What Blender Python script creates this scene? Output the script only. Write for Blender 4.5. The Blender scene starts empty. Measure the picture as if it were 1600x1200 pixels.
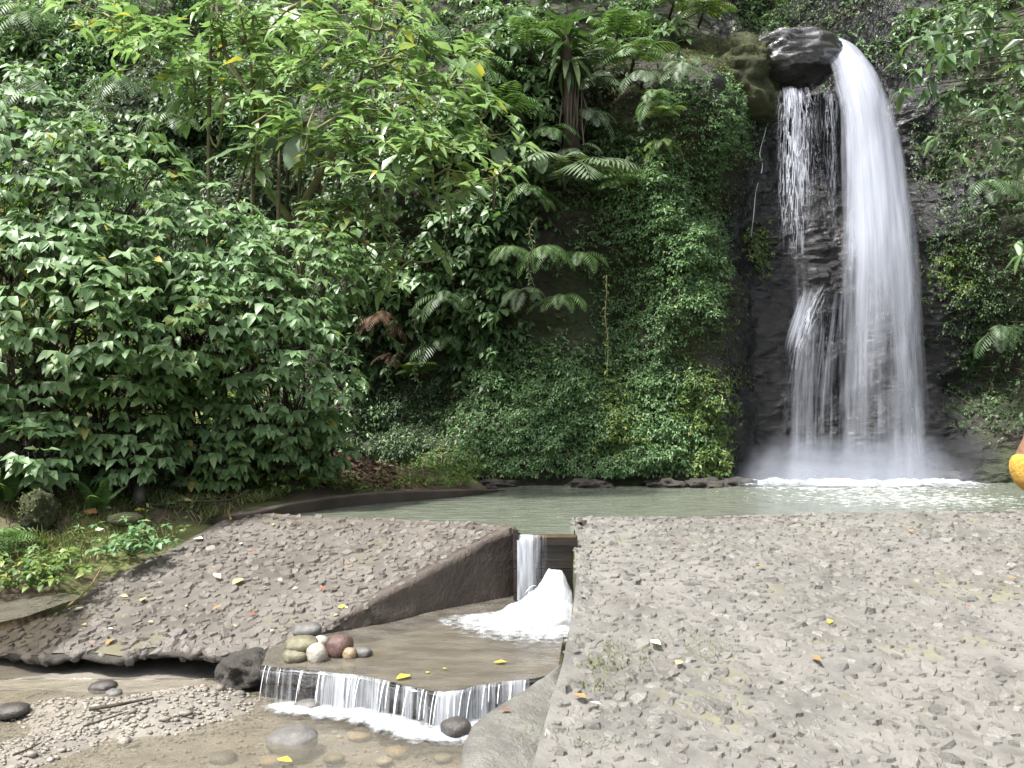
import bpy, bmesh, math, random
import numpy as np
from mathutils import Matrix, Vector, Quaternion

random.seed(7)
RNG = np.random.default_rng(7)
SC = bpy.context.scene
COL = SC.collection
R = math.radians

# ------------------------------------------------------------------ camera, sky, sun, exposure
CZ, F, PITCH = 0.92, 1386.0, math.atan(64 / 1386.0)
cam_data = bpy.data.cameras.new('camera')
cam_data.sensor_fit = 'HORIZONTAL'
cam_data.sensor_width = 36.0
cam_data.lens = 36.0 * F / 1600.0
cam_data.clip_start, cam_data.clip_end = 0.05, 2000.0
cam = bpy.data.objects.new('camera', cam_data)
cam.location = (0, 0, CZ)
cam.rotation_euler = (math.pi / 2 + PITCH, 0, 0)
COL.objects.link(cam)
SC.camera = cam

TO_SUN = Vector((-0.38, -0.28, 0.88)).normalized()
SUN_EL = math.asin(TO_SUN.z)
world = bpy.data.worlds.new('World')
SC.world = world
world.use_nodes = True
wn = world.node_tree
sky = wn.nodes.new('ShaderNodeTexSky')
sky.sky_type = 'NISHITA'
sky.sun_disc = False
sky.sun_elevation = SUN_EL
sky.sun_rotation = math.atan2(TO_SUN.x, TO_SUN.y)
sky.air_density, sky.dust_density, sky.ozone_density = 1.0, 4.0, 1.0
hs = wn.nodes.new('ShaderNodeHueSaturation')
hs.inputs['Saturation'].default_value = 0.35
wn.links.new(sky.outputs[0], hs.inputs['Color'])
bg = wn.nodes['Background']
wn.links.new(hs.outputs[0], bg.inputs['Color'])
bg.inputs['Strength'].default_value = 0.15

sun_data = bpy.data.lights.new('sun', 'SUN')
sun_data.energy = 3.6
sun_data.angle = R(5)
sun_data.color = (1.0, 0.965, 0.90)
sun = bpy.data.objects.new('sun', sun_data)
sun.rotation_euler = (-TO_SUN).to_track_quat('-Z', 'Y').to_euler()
sun.location = (0, 0, 30)
COL.objects.link(sun)

SC.view_settings.view_transform = 'Standard'
SC.view_settings.look = 'None'
SC.view_settings.gamma = 1.0
SC.view_settings.use_curve_mapping = False
SC.view_settings.exposure = 1.33
cy = SC.cycles
cy.use_denoising = True
cy.max_bounces = 7
cy.diffuse_bounces = 3
cy.glossy_bounces = 3
cy.transmission_bounces = 4
cy.transparent_max_bounces = 28
cy.caustics_reflective = False
cy.caustics_refractive = False
cy.sample_clamp_indirect = 6.0

# ------------------------------------------------------------------ helpers: space
CP, SP = math.cos(PITCH), math.sin(PITCH)

def ray(px, py):
    u, v = (px - 800.0) / F, -(py - 600.0) / F
    return np.array([u, CP - v * SP, SP + v * CP])

def at(px, py, d):
    """point seen at photo pixel (px, py), d metres in front of the photographer"""
    r = ray(px, py)
    r = r / r[1] * d
    return np.array([r[0], r[1], r[2] + CZ])

def onz(px, py, z):
    r = ray(px, py)
    r = r * ((z - CZ) / r[2])
    return np.array([r[0], r[1], r[2] + CZ])

def project(p):
    p = np.atleast_2d(np.asarray(p, float))
    x, y, z = p[:, 0], p[:, 1], p[:, 2] - CZ
    dep = y * CP + z * SP
    up = -y * SP + z * CP
    dep = np.maximum(dep, 1e-3)
    return 800 + F * x / dep, 600 - F * up / dep, dep

def plane3(a, b, c):
    n = np.cross(np.subtract(b, a), np.subtract(c, a))
    def z(x, y):
        return a[2] - (n[0] * (x - a[0]) + n[1] * (y - a[1])) / n[2]
    return z, n, np.asarray(a)

def onplane(px, py, pl):
    _, n, a = pl
    r = ray(px, py)
    o = np.array([0, 0, CZ])
    return o + r * (np.dot(n, a - o) / np.dot(n, r))

# ------------------------------------------------------------------ helpers: noise
def _hash(ix, iy, iz, seed):
    h = (ix * 374761393 + iy * 668265263 + iz * 1274126177 + seed * 144665) & 0xFFFFFFFF
    h = ((h ^ (h >> 13)) * 1274126177) & 0xFFFFFFFF
    h = ((h ^ (h >> 16)) * 2246822519) & 0xFFFFFFFF
    return ((h ^ (h >> 15)) & 0xFFFFFF) / float(0xFFFFFF)

def vnoise(x, y, z=0.0, seed=0):
    x, y, z = np.broadcast_arrays(np.asarray(x, float), np.asarray(y, float), np.asarray(z, float))
    fx, fy, fz = np.floor(x), np.floor(y), np.floor(z)
    ix, iy, iz = fx.astype(np.int64), fy.astype(np.int64), fz.astype(np.int64)
    tx, ty, tz = x - fx, y - fy, z - fz
    tx, ty, tz = [t * t * t * (t * (t * 6 - 15) + 10) for t in (tx, ty, tz)]
    out = 0
    for dx in (0, 1):
        wx = tx if dx else 1 - tx
        for dy in (0, 1):
            wy = ty if dy else 1 - ty
            for dz in (0, 1):
                wz = tz if dz else 1 - tz
                out = out + wx * wy * wz * _hash(ix + dx, iy + dy, iz + dz, seed)
    return out

def fbm(x, y, z=0.0, oct=4, seed=0, gain=0.5):
    a, s, t = 1.0, 0.0, 0.0
    for k in range(oct):
        s = s + a * (vnoise(np.asarray(x) * 2 ** k, np.asarray(y) * 2 ** k, np.asarray(z) * 2 ** k, seed + k * 17) - 0.5)
        t += a
        a *= gain
    return s / t * 2.0        # about -1..1

def sstep(a, b, x):
    t = np.clip((np.asarray(x, float) - a) / (b - a), 0, 1)
    return t * t * (3 - 2 * t)

# ------------------------------------------------------------------ helpers: objects
def link(o, parent=None):
    COL.objects.link(o)
    if parent is not None:
        o.parent = parent
    return o

def tag(o, label=None, cat=None, group=None, kind=None):
    if label: o['label'] = label
    if cat: o['category'] = cat
    if group: o['group'] = group
    if kind: o['kind'] = kind
    return o

def thing(name, label, cat, loc=(0, 0, 0), group=None):
    o = bpy.data.objects.new(name, None)
    o.empty_display_size = 0.1
    o.location = [float(v) for v in loc]
    link(o)
    return tag(o, label, cat, group)

def tri_mesh(name, V, T, mat, smooth=True, attrs=None, uv=None):
    """triangle mesh from numpy arrays"""
    V = np.asarray(V, np.float32).reshape(-1, 3)
    T = np.asarray(T, np.int32).reshape(-1, 3)
    me = bpy.data.meshes.new(name)
    me.vertices.add(len(V)); me.vertices.foreach_set('co', V.ravel())
    me.loops.add(len(T) * 3); me.loops.foreach_set('vertex_index', T.ravel())
    me.polygons.add(len(T))
    me.polygons.foreach_set('loop_start', np.arange(0, len(T) * 3, 3, dtype=np.int32))
    me.polygons.foreach_set('use_smooth', np.full(len(T), smooth, dtype=bool))
    if attrs:
        for k, v in attrs.items():
            a = me.attributes.new(k, 'FLOAT', 'POINT')
            a.data.foreach_set('value', np.asarray(v, np.float32).ravel())
    if uv is not None:
        l = me.uv_layers.new(name='UVMap')
        l.data.foreach_set('uv', np.asarray(uv, np.float32)[T.ravel()].ravel())
    me.materials.append(mat)
    me.update(calc_edges=True)
    me.validate()
    return me

def obj(name, me, parent=None, origin=None):
    o = bpy.data.objects.new(name, me)
    if origin is not None:
        o.location = [float(v) for v in origin]
    return link(o, parent)

def grid_tris(nr, nc):
    i = np.arange(nr * nc).reshape(nr, nc)
    a, b, c, d = i[:-1, :-1].ravel(), i[:-1, 1:].ravel(), i[1:, 1:].ravel(), i[1:, :-1].ravel()
    return np.concatenate([np.stack([a, b, c], 1), np.stack([a, c, d], 1)])

class Soup:
    """collects triangle pieces that end up in ONE mesh"""
    def __init__(s): s.V, s.T, s.n = [], [], 0
    def add(s, V, T):
        V = np.asarray(V, float).reshape(-1, 3)
        s.V.append(V); s.T.append(np.asarray(T, int).reshape(-1, 3) + s.n); s.n += len(V)
    def many(s, tv, tt, pos, rot, scl):
        """copies of a template: pos (m,3), rot (m,3,3) columns = axes, scl (m,) or (m,3)"""
        pos = np.asarray(pos, float); m = len(pos)
        if not m: return
        scl = np.asarray(scl, float)
        if scl.ndim == 1: scl = np.repeat(scl[:, None], 3, 1)
        P = tv[None, :, :] * scl[:, None, :]
        W = np.einsum('mij,mkj->mki', rot, P) + pos[:, None, :]
        T = tt[None] + (np.arange(m) * len(tv))[:, None, None]
        s.add(W.reshape(-1, 3), T.reshape(-1, 3))
    def tube(s, pts, rad, n=6):
        pts = np.asarray(pts, float)
        k = len(pts)
        rad = np.broadcast_to(np.asarray(rad, float), (k,))
        tan = np.gradient(pts, axis=0)
        tan /= np.linalg.norm(tan, axis=1, keepdims=True) + 1e-9
        ref = np.array([0.0, 0.0, 1.0]) if abs(tan[:, 2].mean()) < 0.8 else np.array([1.0, 0.0, 0.0])
        a = np.cross(tan, ref); a /= np.linalg.norm(a, axis=1, keepdims=True) + 1e-9
        b = np.cross(tan, a)
        ang = np.arange(n) / n * 2 * math.pi
        V = pts[:, None, :] + rad[:, None, None] * (np.cos(ang)[None, :, None] * a[:, None, :] + np.sin(ang)[None, :, None] * b[:, None, :])
        i = np.arange(k * n).reshape(k, n)
        j = np.roll(i, -1, axis=1)
        T = np.concatenate([np.stack([i[:-1], j[:-1], j[1:]], -1).reshape(-1, 3), np.stack([i[:-1], j[1:], i[1:]], -1).reshape(-1, 3)])
        cap0 = [[i[0, 0], i[0, q + 1], i[0, q]] for q in range(1, n - 1)]
        cap1 = [[i[-1, 0], i[-1, q], i[-1, q + 1]] for q in range(1, n - 1)]
        s.add(V.reshape(-1, 3), np.concatenate([T, cap0, cap1]))
    def mesh(s, name, mat, smooth=True, origin=None):
        V = np.concatenate(s.V); T = np.concatenate(s.T)
        if origin is not None: V = V - np.asarray(origin, float)
        return tri_mesh(name, V, T, mat, smooth)

def norm(v):
    v = np.asarray(v, float)
    return v / (np.linalg.norm(v, axis=-1, keepdims=True) + 1e-9)

def frames(axis, up):
    """(m,3,3) with columns side, axis, normal"""
    axis = norm(axis)
    side = norm(np.cross(axis, up))
    nrm = np.cross(side, axis)
    return np.stack([side, axis, nrm], -1)

def mat4(pos, rot, scl):
    M = Matrix.Identity(4)
    for i in range(3):
        for j in range(3):
            M[i][j] = float(rot[i][j] * (scl if np.isscalar(scl) else scl[j]))
        M[i][3] = float(pos[i])
    return M

def curve_pts(ctrl, n=24):
    """Catmull-Rom through control points"""
    c = np.asarray(ctrl, float)
    c = np.vstack([2 * c[0] - c[1], c, 2 * c[-1] - c[-2]])
    m = len(c) - 3
    out = []
    for t in np.linspace(0, m - 1e-6, n):
        i = int(t); f = t - i
        p0, p1, p2, p3 = c[i:i + 4]
        out.append(0.5 * (2 * p1 + (p2 - p0) * f + (2 * p0 - 5 * p1 + 4 * p2 - p3) * f * f + (3 * p1 - p0 - 3 * p2 + p3) * f ** 3))
    return np.array(out)

# ------------------------------------------------------------------ helpers: materials
class N:
    def __init__(s, name):
        s.m = bpy.data.materials.new(name); s.m.use_nodes = True
        s.t = s.m.node_tree; s.n = s.t.nodes; s.l = s.t.links
        s.p = s.n['Principled BSDF']; s.out = s.n['Material Output']
    def node(s, kind, **kw):
        n = s.n.new('ShaderNode' + kind)
        for k, v in kw.items(): setattr(n, k, v)
        return n
    def link(s, a, b): s.l.new(a, b)
    def coord(s, which='Object'): return s.node('TexCoord').outputs[which]
    def mapping(s, vec, scale=(1, 1, 1)):
        n = s.node('Mapping'); n.inputs['Scale'].default_value = scale
        s.link(vec, n.inputs['Vector']); return n.outputs[0]
    def noise(s, vec, scale, detail=4, rough=0.55):
        n = s.node('TexNoise'); n.inputs['Scale'].default_value = scale
        n.inputs['Detail'].default_value = detail; n.inputs['Roughness'].default_value = rough
        s.link(vec, n.inputs['Vector']); return n.outputs['Fac']
    def ramp(s, fac, stops):
        n = s.node('ValToRGB'); e = n.color_ramp.elements
        while len(e) < len(stops): e.new(0.5)
        for k, (p, c) in enumerate(stops):
            e[k].position = p; e[k].color = (*c, 1) if len(c) == 3 else c
        s.link(fac, n.inputs[0]); return n.outputs[0]
    def rng(s, fac, a, b, c=0.0, d=1.0):
        n = s.node('MapRange'); n.inputs[1].default_value = a; n.inputs[2].default_value = b
        n.inputs[3].default_value = c; n.inputs[4].default_value = d
        s.link(fac, n.inputs[0]); return n.outputs[0]
    def math(s, op, a, b=None):
        n = s.node('Math', operation=op)
        for k, v in enumerate((a, b)):
            if v is None: continue
            if hasattr(v, 'links') or hasattr(v, 'is_linked'): s.link(v, n.inputs[k])
            else: n.inputs[k].default_value = v
        return n.outputs[0]
    def mix(s, fac, a, b, blend='MIX'):
        n = s.node('Mix', data_type='RGBA', blend_type=blend)
        for k, v in ((0, fac), (6, a), (7, b)):
            if isinstance(v, (int, float)): n.inputs[k].default_value = v
            elif isinstance(v, tuple): n.inputs[k].default_value = (*v, 1)
            else: s.link(v, n.inputs[k])
        return n.outputs[2]
    def rand(s):
        """one random number per leaf or stone, whether it is its own object or an island of a joined mesh"""
        a = s.node('ObjectInfo').outputs['Random']
        b = s.node('NewGeometry').outputs['Random Per Island']
        return s.math('FRACT', s.math('ADD', a, b))
    def bump(s, h, strength=0.5, dist=0.02, normal=None):
        n = s.node('Bump'); n.inputs['Strength'].default_value = strength; n.inputs['Distance'].default_value = dist
        s.link(h, n.inputs['Height'])
        if normal is not None: s.link(normal, n.inputs['Normal'])
        s.link(n.outputs[0], s.p.inputs['Normal']); return n.outputs[0]

def leaf_mat(name, stops, rough=0.42, trans=0.32, tint=(1.15, 1.2, 0.62), spec=0.5):
    g = N(name)
    r = g.rand()
    col = g.ramp(r, stops)
    n = g.noise(g.coord('Object'), 9.0, 2)
    col = g.mix(g.rng(n, 0.3, 0.7, 0, 0.35), col, (0.55, 0.6, 0.5), 'MULTIPLY')
    g.link(col, g.p.inputs['Base Color'])
    g.p.inputs['Roughness'].default_value = rough
    g.p.inputs['Specular IOR Level'].default_value = spec
    tr = g.node('BsdfTranslucent')
    g.link(g.mix(1.0, col, tint, 'MULTIPLY'), tr.inputs['Color'])
    mx = g.node('MixShader'); mx.inputs[0].default_value = trans
    g.link(g.p.outputs[0], mx.inputs[1]); g.link(tr.outputs[0], mx.inputs[2])
    g.link(mx.outputs[0], g.out.inputs['Surface'])
    return g.m

M = {}
M['broad'] = leaf_mat('broad_leaf', [(0, (0.10, 0.185, 0.07)), (0.3, (0.165, 0.275, 0.125)), (0.75, (0.225, 0.35, 0.175)), (0.985, (0.30, 0.42, 0.22)), (1.0, (0.42, 0.33, 0.06))], rough=0.42, spec=0.55, trans=0.38)
M['sunny'] = leaf_mat('rosette_leaf', [(0, (0.15, 0.25, 0.09)), (0.5, (0.24, 0.36, 0.15)), (0.95, (0.35, 0.46, 0.23)), (0.985, (0.36, 0.34, 0.06)), (1.0, (0.5, 0.42, 0.08))], rough=0.26, trans=0.42, spec=1.0, tint=(1.0, 1.1, 0.75))
M['palmate'] = leaf_mat('palmate_leaf', [(0, (0.055, 0.11, 0.045)), (0.6, (0.09, 0.165, 0.065)), (1.0, (0.16, 0.25, 0.10))], rough=0.34, spec=0.7)
M['fern'] = leaf_mat('fern_leaf', [(0, (0.07, 0.14, 0.045)), (0.6, (0.11, 0.20, 0.065)), (1.0, (0.16, 0.26, 0.09))], rough=0.5, trans=0.35)
M['fern_grey'] = leaf_mat('grey_fern_leaf', [(0, (0.11, 0.165, 0.09)), (1.0, (0.17, 0.23, 0.14))], rough=0.5, trans=0.3)
M['small'] = leaf_mat('small_leaf', [(0, (0.08, 0.16, 0.055)), (0.5, (0.13, 0.235, 0.10)), (0.9, (0.18, 0.30, 0.14)), (1.0, (0.24, 0.33, 0.13))], rough=0.42)
M['small_yellow'] = leaf_mat('small_yellow_leaf', [(0, (0.07, 0.14, 0.04)), (0.6, (0.12, 0.20, 0.05)), (1.0, (0.24, 0.28, 0.07))], rough=0.45)
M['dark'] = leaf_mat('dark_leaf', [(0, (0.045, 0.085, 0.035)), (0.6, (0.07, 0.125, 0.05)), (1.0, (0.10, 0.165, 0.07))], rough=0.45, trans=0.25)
M['strap'] = leaf_mat('strap_leaf', [(0, (0.05, 0.11, 0.04)), (0.7, (0.09, 0.16, 0.06)), (1.0, (0.20, 0.25, 0.13))], rough=0.35)
M['broad2'] = leaf_mat('deep_broad_leaf', [(0, (0.085, 0.16, 0.055)), (0.4, (0.14, 0.24, 0.095)), (0.8, (0.20, 0.31, 0.125)), (0.985, (0.27, 0.36, 0.14)), (1.0, (0.4, 0.3, 0.07))], rough=0.44, spec=0.5, trans=0.38)
M['giant'] = leaf_mat('giant_leaf', [(0, (0.075, 0.135, 0.06)), (1.0, (0.13, 0.20, 0.095))], rough=0.4, trans=0.3)
M['mossleaf'] = leaf_mat('moss', [(0, (0.055, 0.07, 0.025)), (0.6, (0.10, 0.12, 0.045)), (1.0, (0.17, 0.19, 0.075))], rough=0.8, spec=0.2)
M['litter'] = leaf_mat('litter_leaf', [(0, (0.04, 0.022, 0.014)), (0.6, (0.09, 0.05, 0.03)), (1.0, (0.16, 0.10, 0.06))], rough=0.7, trans=0.1, spec=0.3)
M['straw'] = leaf_mat('dry_leaf', [(0, (0.16, 0.10, 0.05)), (0.5, (0.24, 0.17, 0.08)), (1.0, (0.38, 0.30, 0.17))], rough=0.7, trans=0.2, spec=0.2)
M['grass'] = leaf_mat('grass_blade', [(0, (0.13, 0.18, 0.05)), (0.6, (0.22, 0.26, 0.09)), (1.0, (0.40, 0.36, 0.19))], rough=0.6)
def plain_leaf(name, c, rough=0.5): return leaf_mat(name, [(0, c), (1, tuple(min(1, v * 1.15) for v in c))], rough=rough, trans=0.2)
M['yellow'] = plain_leaf('yellow_leaf', (0.52, 0.43, 0.07))
M['orange'] = plain_leaf('orange_leaf', (0.36, 0.20, 0.08))
M['red'] = plain_leaf('red_leaf', (0.26, 0.09, 0.06))
M['tan'] = plain_leaf('tan_leaf', (0.45, 0.34, 0.19))
M['pale'] = plain_leaf('pale_leaf', (0.72, 0.70, 0.52))

def bark(name, a, b, moss=None):
    g = N(name)
    v = g.mapping(g.coord('Object'), (6, 6, 1.5))
    n = g.noise(v, 4.0, 6, 0.7)
    col = g.ramp(n, [(0.3, a), (0.7, b)])
    if moss:
        col = g.mix(g.rng(g.noise(g.coord('Object'), 2.5, 4), 0.45, 0.62), col, moss)
    g.link(col, g.p.inputs['Base Color']); g.p.inputs['Roughness'].default_value = 0.85
    g.bump(n, 0.8, 0.02)
    return g.m
M['bark_dark'] = bark('dark_bark', (0.02, 0.016, 0.012), (0.07, 0.055, 0.04), (0.04, 0.055, 0.02))
M['bark_pale'] = bark('pale_bark', (0.12, 0.12, 0.05), (0.24, 0.22, 0.10), (0.14, 0.18, 0.05))
M['fibre'] = bark('fibrous_bark', (0.03, 0.022, 0.016), (0.10, 0.075, 0.055))
M['vine'] = bark('vine_bark', (0.06, 0.05, 0.03), (0.16, 0.14, 0.07))

# cliff rock
g = N('cliff_rock')
co = g.coord('Object')
sep = g.node('SeparateXYZ'); g.link(co, sep.inputs[0])
lay = g.noise(g.mapping(co, (1.3, 1.3, 3.4)), 1.6, 8, 0.62)
fine = g.noise(g.mapping(co, (1, 1, 1.8)), 9.0, 6, 0.65)
rock = g.ramp(lay, [(0.25, (0.004, 0.004, 0.005)), (0.55, (0.011, 0.011, 0.013)), (0.8, (0.03, 0.029, 0.032))])
soil = g.ramp(fine, [(0.3, (0.012, 0.011, 0.008)), (0.7, (0.040, 0.033, 0.021))])
moss = g.ramp(fine, [(0.3, (0.015, 0.022, 0.008)), (0.55, (0.035, 0.048, 0.016)), (0.75, (0.065, 0.078, 0.026))])
mosspat = g.rng(g.noise(co, 0.9, 5, 0.6), 0.42, 0.58)
away = g.node('VectorMath', operation='DISTANCE')     # rock stays bare where the fall keeps it wet
flat = g.node('CombineXYZ'); g.link(sep.outputs[0], flat.inputs[0])
g.link(flat.outputs[0], away.inputs[0]); away.inputs[1].default_value = (5.45, 0, 0)
edge = g.math('ADD', away.outputs['Value'], g.rng(g.noise(co, 0.7, 4), 0.2, 0.8, -0.9, 0.9))
overgrown = g.rng(edge, 1.9, 2.5)
ground_col = g.mix(mosspat, soil, moss)
g.link(g.mix(overgrown, rock, ground_col), g.p.inputs['Base Color'])
g.link(g.rng(overgrown, 0, 1, 0.26, 0.85), g.p.inputs['Roughness'])
g.p.inputs['Specular IOR Level'].default_value = 0.6
mus = g.node('TexVoronoi'); mus.inputs['Scale'].default_value = 5.0
g.link(g.mapping(co, (1, 1, 2.0)), mus.inputs['Vector'])
h = g.math('ADD', g.math('MULTIPLY', lay, 1.6), g.math('ADD', fine, mus.outputs['Distance']))
g.bump(h, 1.0, 0.06)
M['cliff'] = g.m

def rocky(name, stops, rough=0.8, scale=5.0, moss=None, wet=None, bump=0.6, dist=0.02):
    g = N(name)
    co = g.coord('Object')
    n = g.noise(co, scale, 7, 0.65)
    col = g.ramp(n, stops)
    if moss:
        col = g.mix(g.rng(g.noise(co, moss[1], 5, 0.6), moss[2], moss[3]), col, moss[0])
    g.link(col, g.p.inputs['Base Color'])
    if wet:
        g.link(g.rng(g.noise(co, wet[0], 3), 0.4, 0.6, wet[1], wet[2]), g.p.inputs['Roughness'])
    else:
        g.p.inputs['Roughness'].default_value = rough
    f = g.noise(co, scale * 7, 5, 0.7)
    g.bump(g.math('ADD', n, g.math('MULTIPLY', f, 0.45)), bump, dist)
    return g.m
M['mortar'] = rocky('mortar', [(0.25, (0.085, 0.081, 0.074)), (0.55, (0.15, 0.144, 0.132)), (0.8, (0.205, 0.197, 0.181))], scale=3.0, moss=((0.20, 0.20, 0.10), 1.1, 0.55, 0.75), wet=(0.8, 0.35, 0.8), dist=0.03)
M['mortar_wet'] = rocky('damp_mortar', [(0.25, (0.055, 0.049, 0.043)), (0.55, (0.105, 0.095, 0.084)), (0.8, (0.165, 0.151, 0.135))], scale=3.0, moss=((0.13, 0.12, 0.07), 1.3, 0.55, 0.75), wet=(0.8, 0.4, 0.8), dist=0.03)
M['shaded_mud'] = rocky('shaded_masonry', [(0.25, (0.018, 0.016, 0.014)), (0.55, (0.05, 0.044, 0.038)), (0.8, (0.10, 0.088, 0.077))], scale=5.0, rough=0.8, bump=1.0, dist=0.05)  # muddy masonry, its tone darkened to carry the shade of the undercut
M['concrete'] = rocky('muddy_concrete', [(0.25, (0.05, 0.04, 0.033)), (0.6, (0.085, 0.068, 0.056)), (0.85, (0.13, 0.108, 0.09))], scale=2.4, wet=(1.5, 0.45, 0.85), bump=1.0, dist=0.05)
M['kerb'] = rocky('kerb_concrete', [(0.25, (0.06, 0.046, 0.038)), (0.6, (0.105, 0.083, 0.07)), (0.85, (0.16, 0.132, 0.112))], scale=2.4, wet=(1.5, 0.5, 0.85), dist=0.015)
M['ledge'] = rocky('worn_concrete', [(0.25, (0.075, 0.072, 0.066)), (0.5, (0.14, 0.135, 0.122)), (0.85, (0.23, 0.22, 0.20))], scale=6.0, moss=((0.13, 0.14, 0.07), 2.2, 0.58, 0.75), wet=(1.2, 0.4, 0.85), bump=1.0, dist=0.03)
M['mossy_wall'] = rocky('mossy_concrete', [(0.25, (0.03, 0.035, 0.02)), (0.6, (0.06, 0.07, 0.03)), (0.85, (0.11, 0.12, 0.05))], scale=3.0, rough=0.8)
M['bank'] = rocky('bank_soil', [(0.25, (0.035, 0.026, 0.018)), (0.55, (0.09, 0.066, 0.043)), (0.8, (0.17, 0.13, 0.085))], scale=4.0, moss=((0.13, 0.15, 0.05), 1.4, 0.42, 0.62), rough=0.9, bump=0.9, dist=0.04)
M['bed'] = rocky('stream_bed', [(0.25, (0.10, 0.092, 0.08)), (0.55, (0.18, 0.167, 0.145)), (0.8, (0.27, 0.253, 0.223))], scale=6.0, moss=((0.155, 0.13, 0.09), 1.0, 0.5, 0.7), rough=0.85, dist=0.03)
M['dark_bed'] = rocky('channel_bed', [(0.25, (0.07, 0.058, 0.042)), (0.8, (0.15, 0.125, 0.09))], scale=2.0, moss=((0.2, 0.16, 0.09), 1.0, 0.5, 0.7), rough=0.8)
M['ground'] = rocky('forest_floor', [(0.3, (0.03, 0.03, 0.015)), (0.7, (0.08, 0.075, 0.035))], scale=0.8, rough=0.95)
M['basalt'] = rocky('wet_basalt', [(0.25, (0.02, 0.02, 0.022)), (0.6, (0.05, 0.048, 0.05)), (0.85, (0.09, 0.085, 0.085))], scale=3.0, wet=(1.5, 0.10, 0.3), bump=1.0, dist=0.05)
for n_ in M['basalt'].node_tree.nodes:
    if n_.type == 'BSDF_PRINCIPLED': n_.inputs['Coat Weight'].default_value = 1.0; n_.inputs['Coat Roughness'].default_value = 0.12; n_.inputs['Coat IOR'].default_value = 1.6
M['moss_rock'] = rocky('mossy_rock', [(0.25, (0.02, 0.024, 0.012)), (0.5, (0.045, 0.052, 0.02)), (0.85, (0.09, 0.10, 0.035))], scale=6.0, rough=0.9, bump=1.0, dist=0.06)

def stone_mat(name, stops, mud, rough=0.7, film=0.92):
    g = N(name)
    co = g.coord('Object')
    wc = g.node('NewGeometry').outputs['Position']
    col = g.ramp(g.rand(), stops)
    n = g.noise(wc, 14.0, 5, 0.65)
    col = g.mix(0.75, col, g.ramp(n, [(0.25, (0.55, 0.53, 0.5)), (0.75, (1.15, 1.12, 1.08))]), 'MULTIPLY')
    col = g.mix(g.rng(g.noise(wc, 3.0, 5, 0.6), 0.36, 0.58, 0.15, film), col, mud)
    g.link(col, g.p.inputs['Base Color'])
    g.link(g.rng(g.noise(wc, 0.8, 3), 0.4, 0.6, 0.32, rough), g.p.inputs['Roughness'])
    g.bump(g.math('ADD', n, g.math('MULTIPLY', g.noise(wc, 55.0, 4, 0.7), 0.5)), 1.0, 0.02)
    return g.m
M['stone'] = stone_mat('paving_stone', [(0, (0.09, 0.088, 0.085)), (0.35, (0.14, 0.135, 0.126)), (0.7, (0.175, 0.169, 0.157)), (0.95, (0.21, 0.204, 0.192)), (1.0, (0.30, 0.295, 0.285))], (0.16, 0.153, 0.14), film=0.85)
M['stone_damp'] = stone_mat('damp_paving_stone', [(0, (0.075, 0.066, 0.058)), (0.35, (0.115, 0.10, 0.087)), (0.75, (0.155, 0.138, 0.121)), (0.97, (0.19, 0.17, 0.15)), (1.0, (0.30, 0.28, 0.25))], (0.138, 0.126, 0.112), film=0.75)
M['pebble'] = stone_mat('pebble', [(0, (0.12, 0.11, 0.10)), (0.4, (0.23, 0.215, 0.19)), (0.75, (0.32, 0.30, 0.27)), (0.93, (0.27, 0.21, 0.18)), (1.0, (0.5, 0.48, 0.45))], (0.24, 0.215, 0.18))
def boulder_mat(name, a, b, rough=0.6): return rocky(name, [(0.25, tuple(v * 0.6 for v in a)), (0.5, a), (0.75, b)], scale=9.0, rough=rough, bump=0.8, dist=0.02)
M['b_grey'] = boulder_mat('grey_boulder', (0.11, 0.105, 0.10), (0.21, 0.20, 0.185))
M['b_olive'] = boulder_mat('olive_boulder', (0.14, 0.13, 0.085), (0.26, 0.24, 0.16))
M['b_pale'] = boulder_mat('pale_boulder', (0.30, 0.28, 0.24), (0.46, 0.43, 0.38))
M['b_red'] = boulder_mat('reddish_boulder', (0.10, 0.058, 0.05), (0.18, 0.11, 0.095), 0.5)
M['b_dark'] = boulder_mat('dark_boulder', (0.05, 0.045, 0.042), (0.12, 0.11, 0.10), 0.45)
M['b_tan'] = boulder_mat('tan_boulder', (0.24, 0.18, 0.11), (0.36, 0.28, 0.19))

# water
g = N('pool_water')
co = g.coord('Object')
w1 = g.noise(g.mapping(co, (1, 2.2, 1)), 3.2, 4, 0.6)
w2 = g.noise(g.mapping(co, (1, 2.0, 1)), 11.0, 3, 0.6)
fo = g.node('Attribute', attribute_name='foam')
fl = g.noise(g.mapping(co, (1, 1.8, 1)), 6.5, 5, 0.7)
flm = g.rng(g.math('ADD', fl, g.math('MULTIPLY', fo.outputs['Fac'], 0.34)), 0.78, 0.86)
base = g.mix(g.rng(w1, 0.35, 0.65), (0.10, 0.115, 0.09), (0.155, 0.17, 0.135))
g.link(g.mix(flm, base, (0.75, 0.79, 0.78)), g.p.inputs['Base Color'])
g.link(g.rng(flm, 0, 1, 0.07, 0.6), g.p.inputs['Roughness'])
g.p.inputs['IOR'].default_value = 1.33
g.bump(g.math('ADD', w1, g.math('MULTIPLY', w2, 0.45)), 0.8, 0.06)
M['pool'] = g.m

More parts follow.
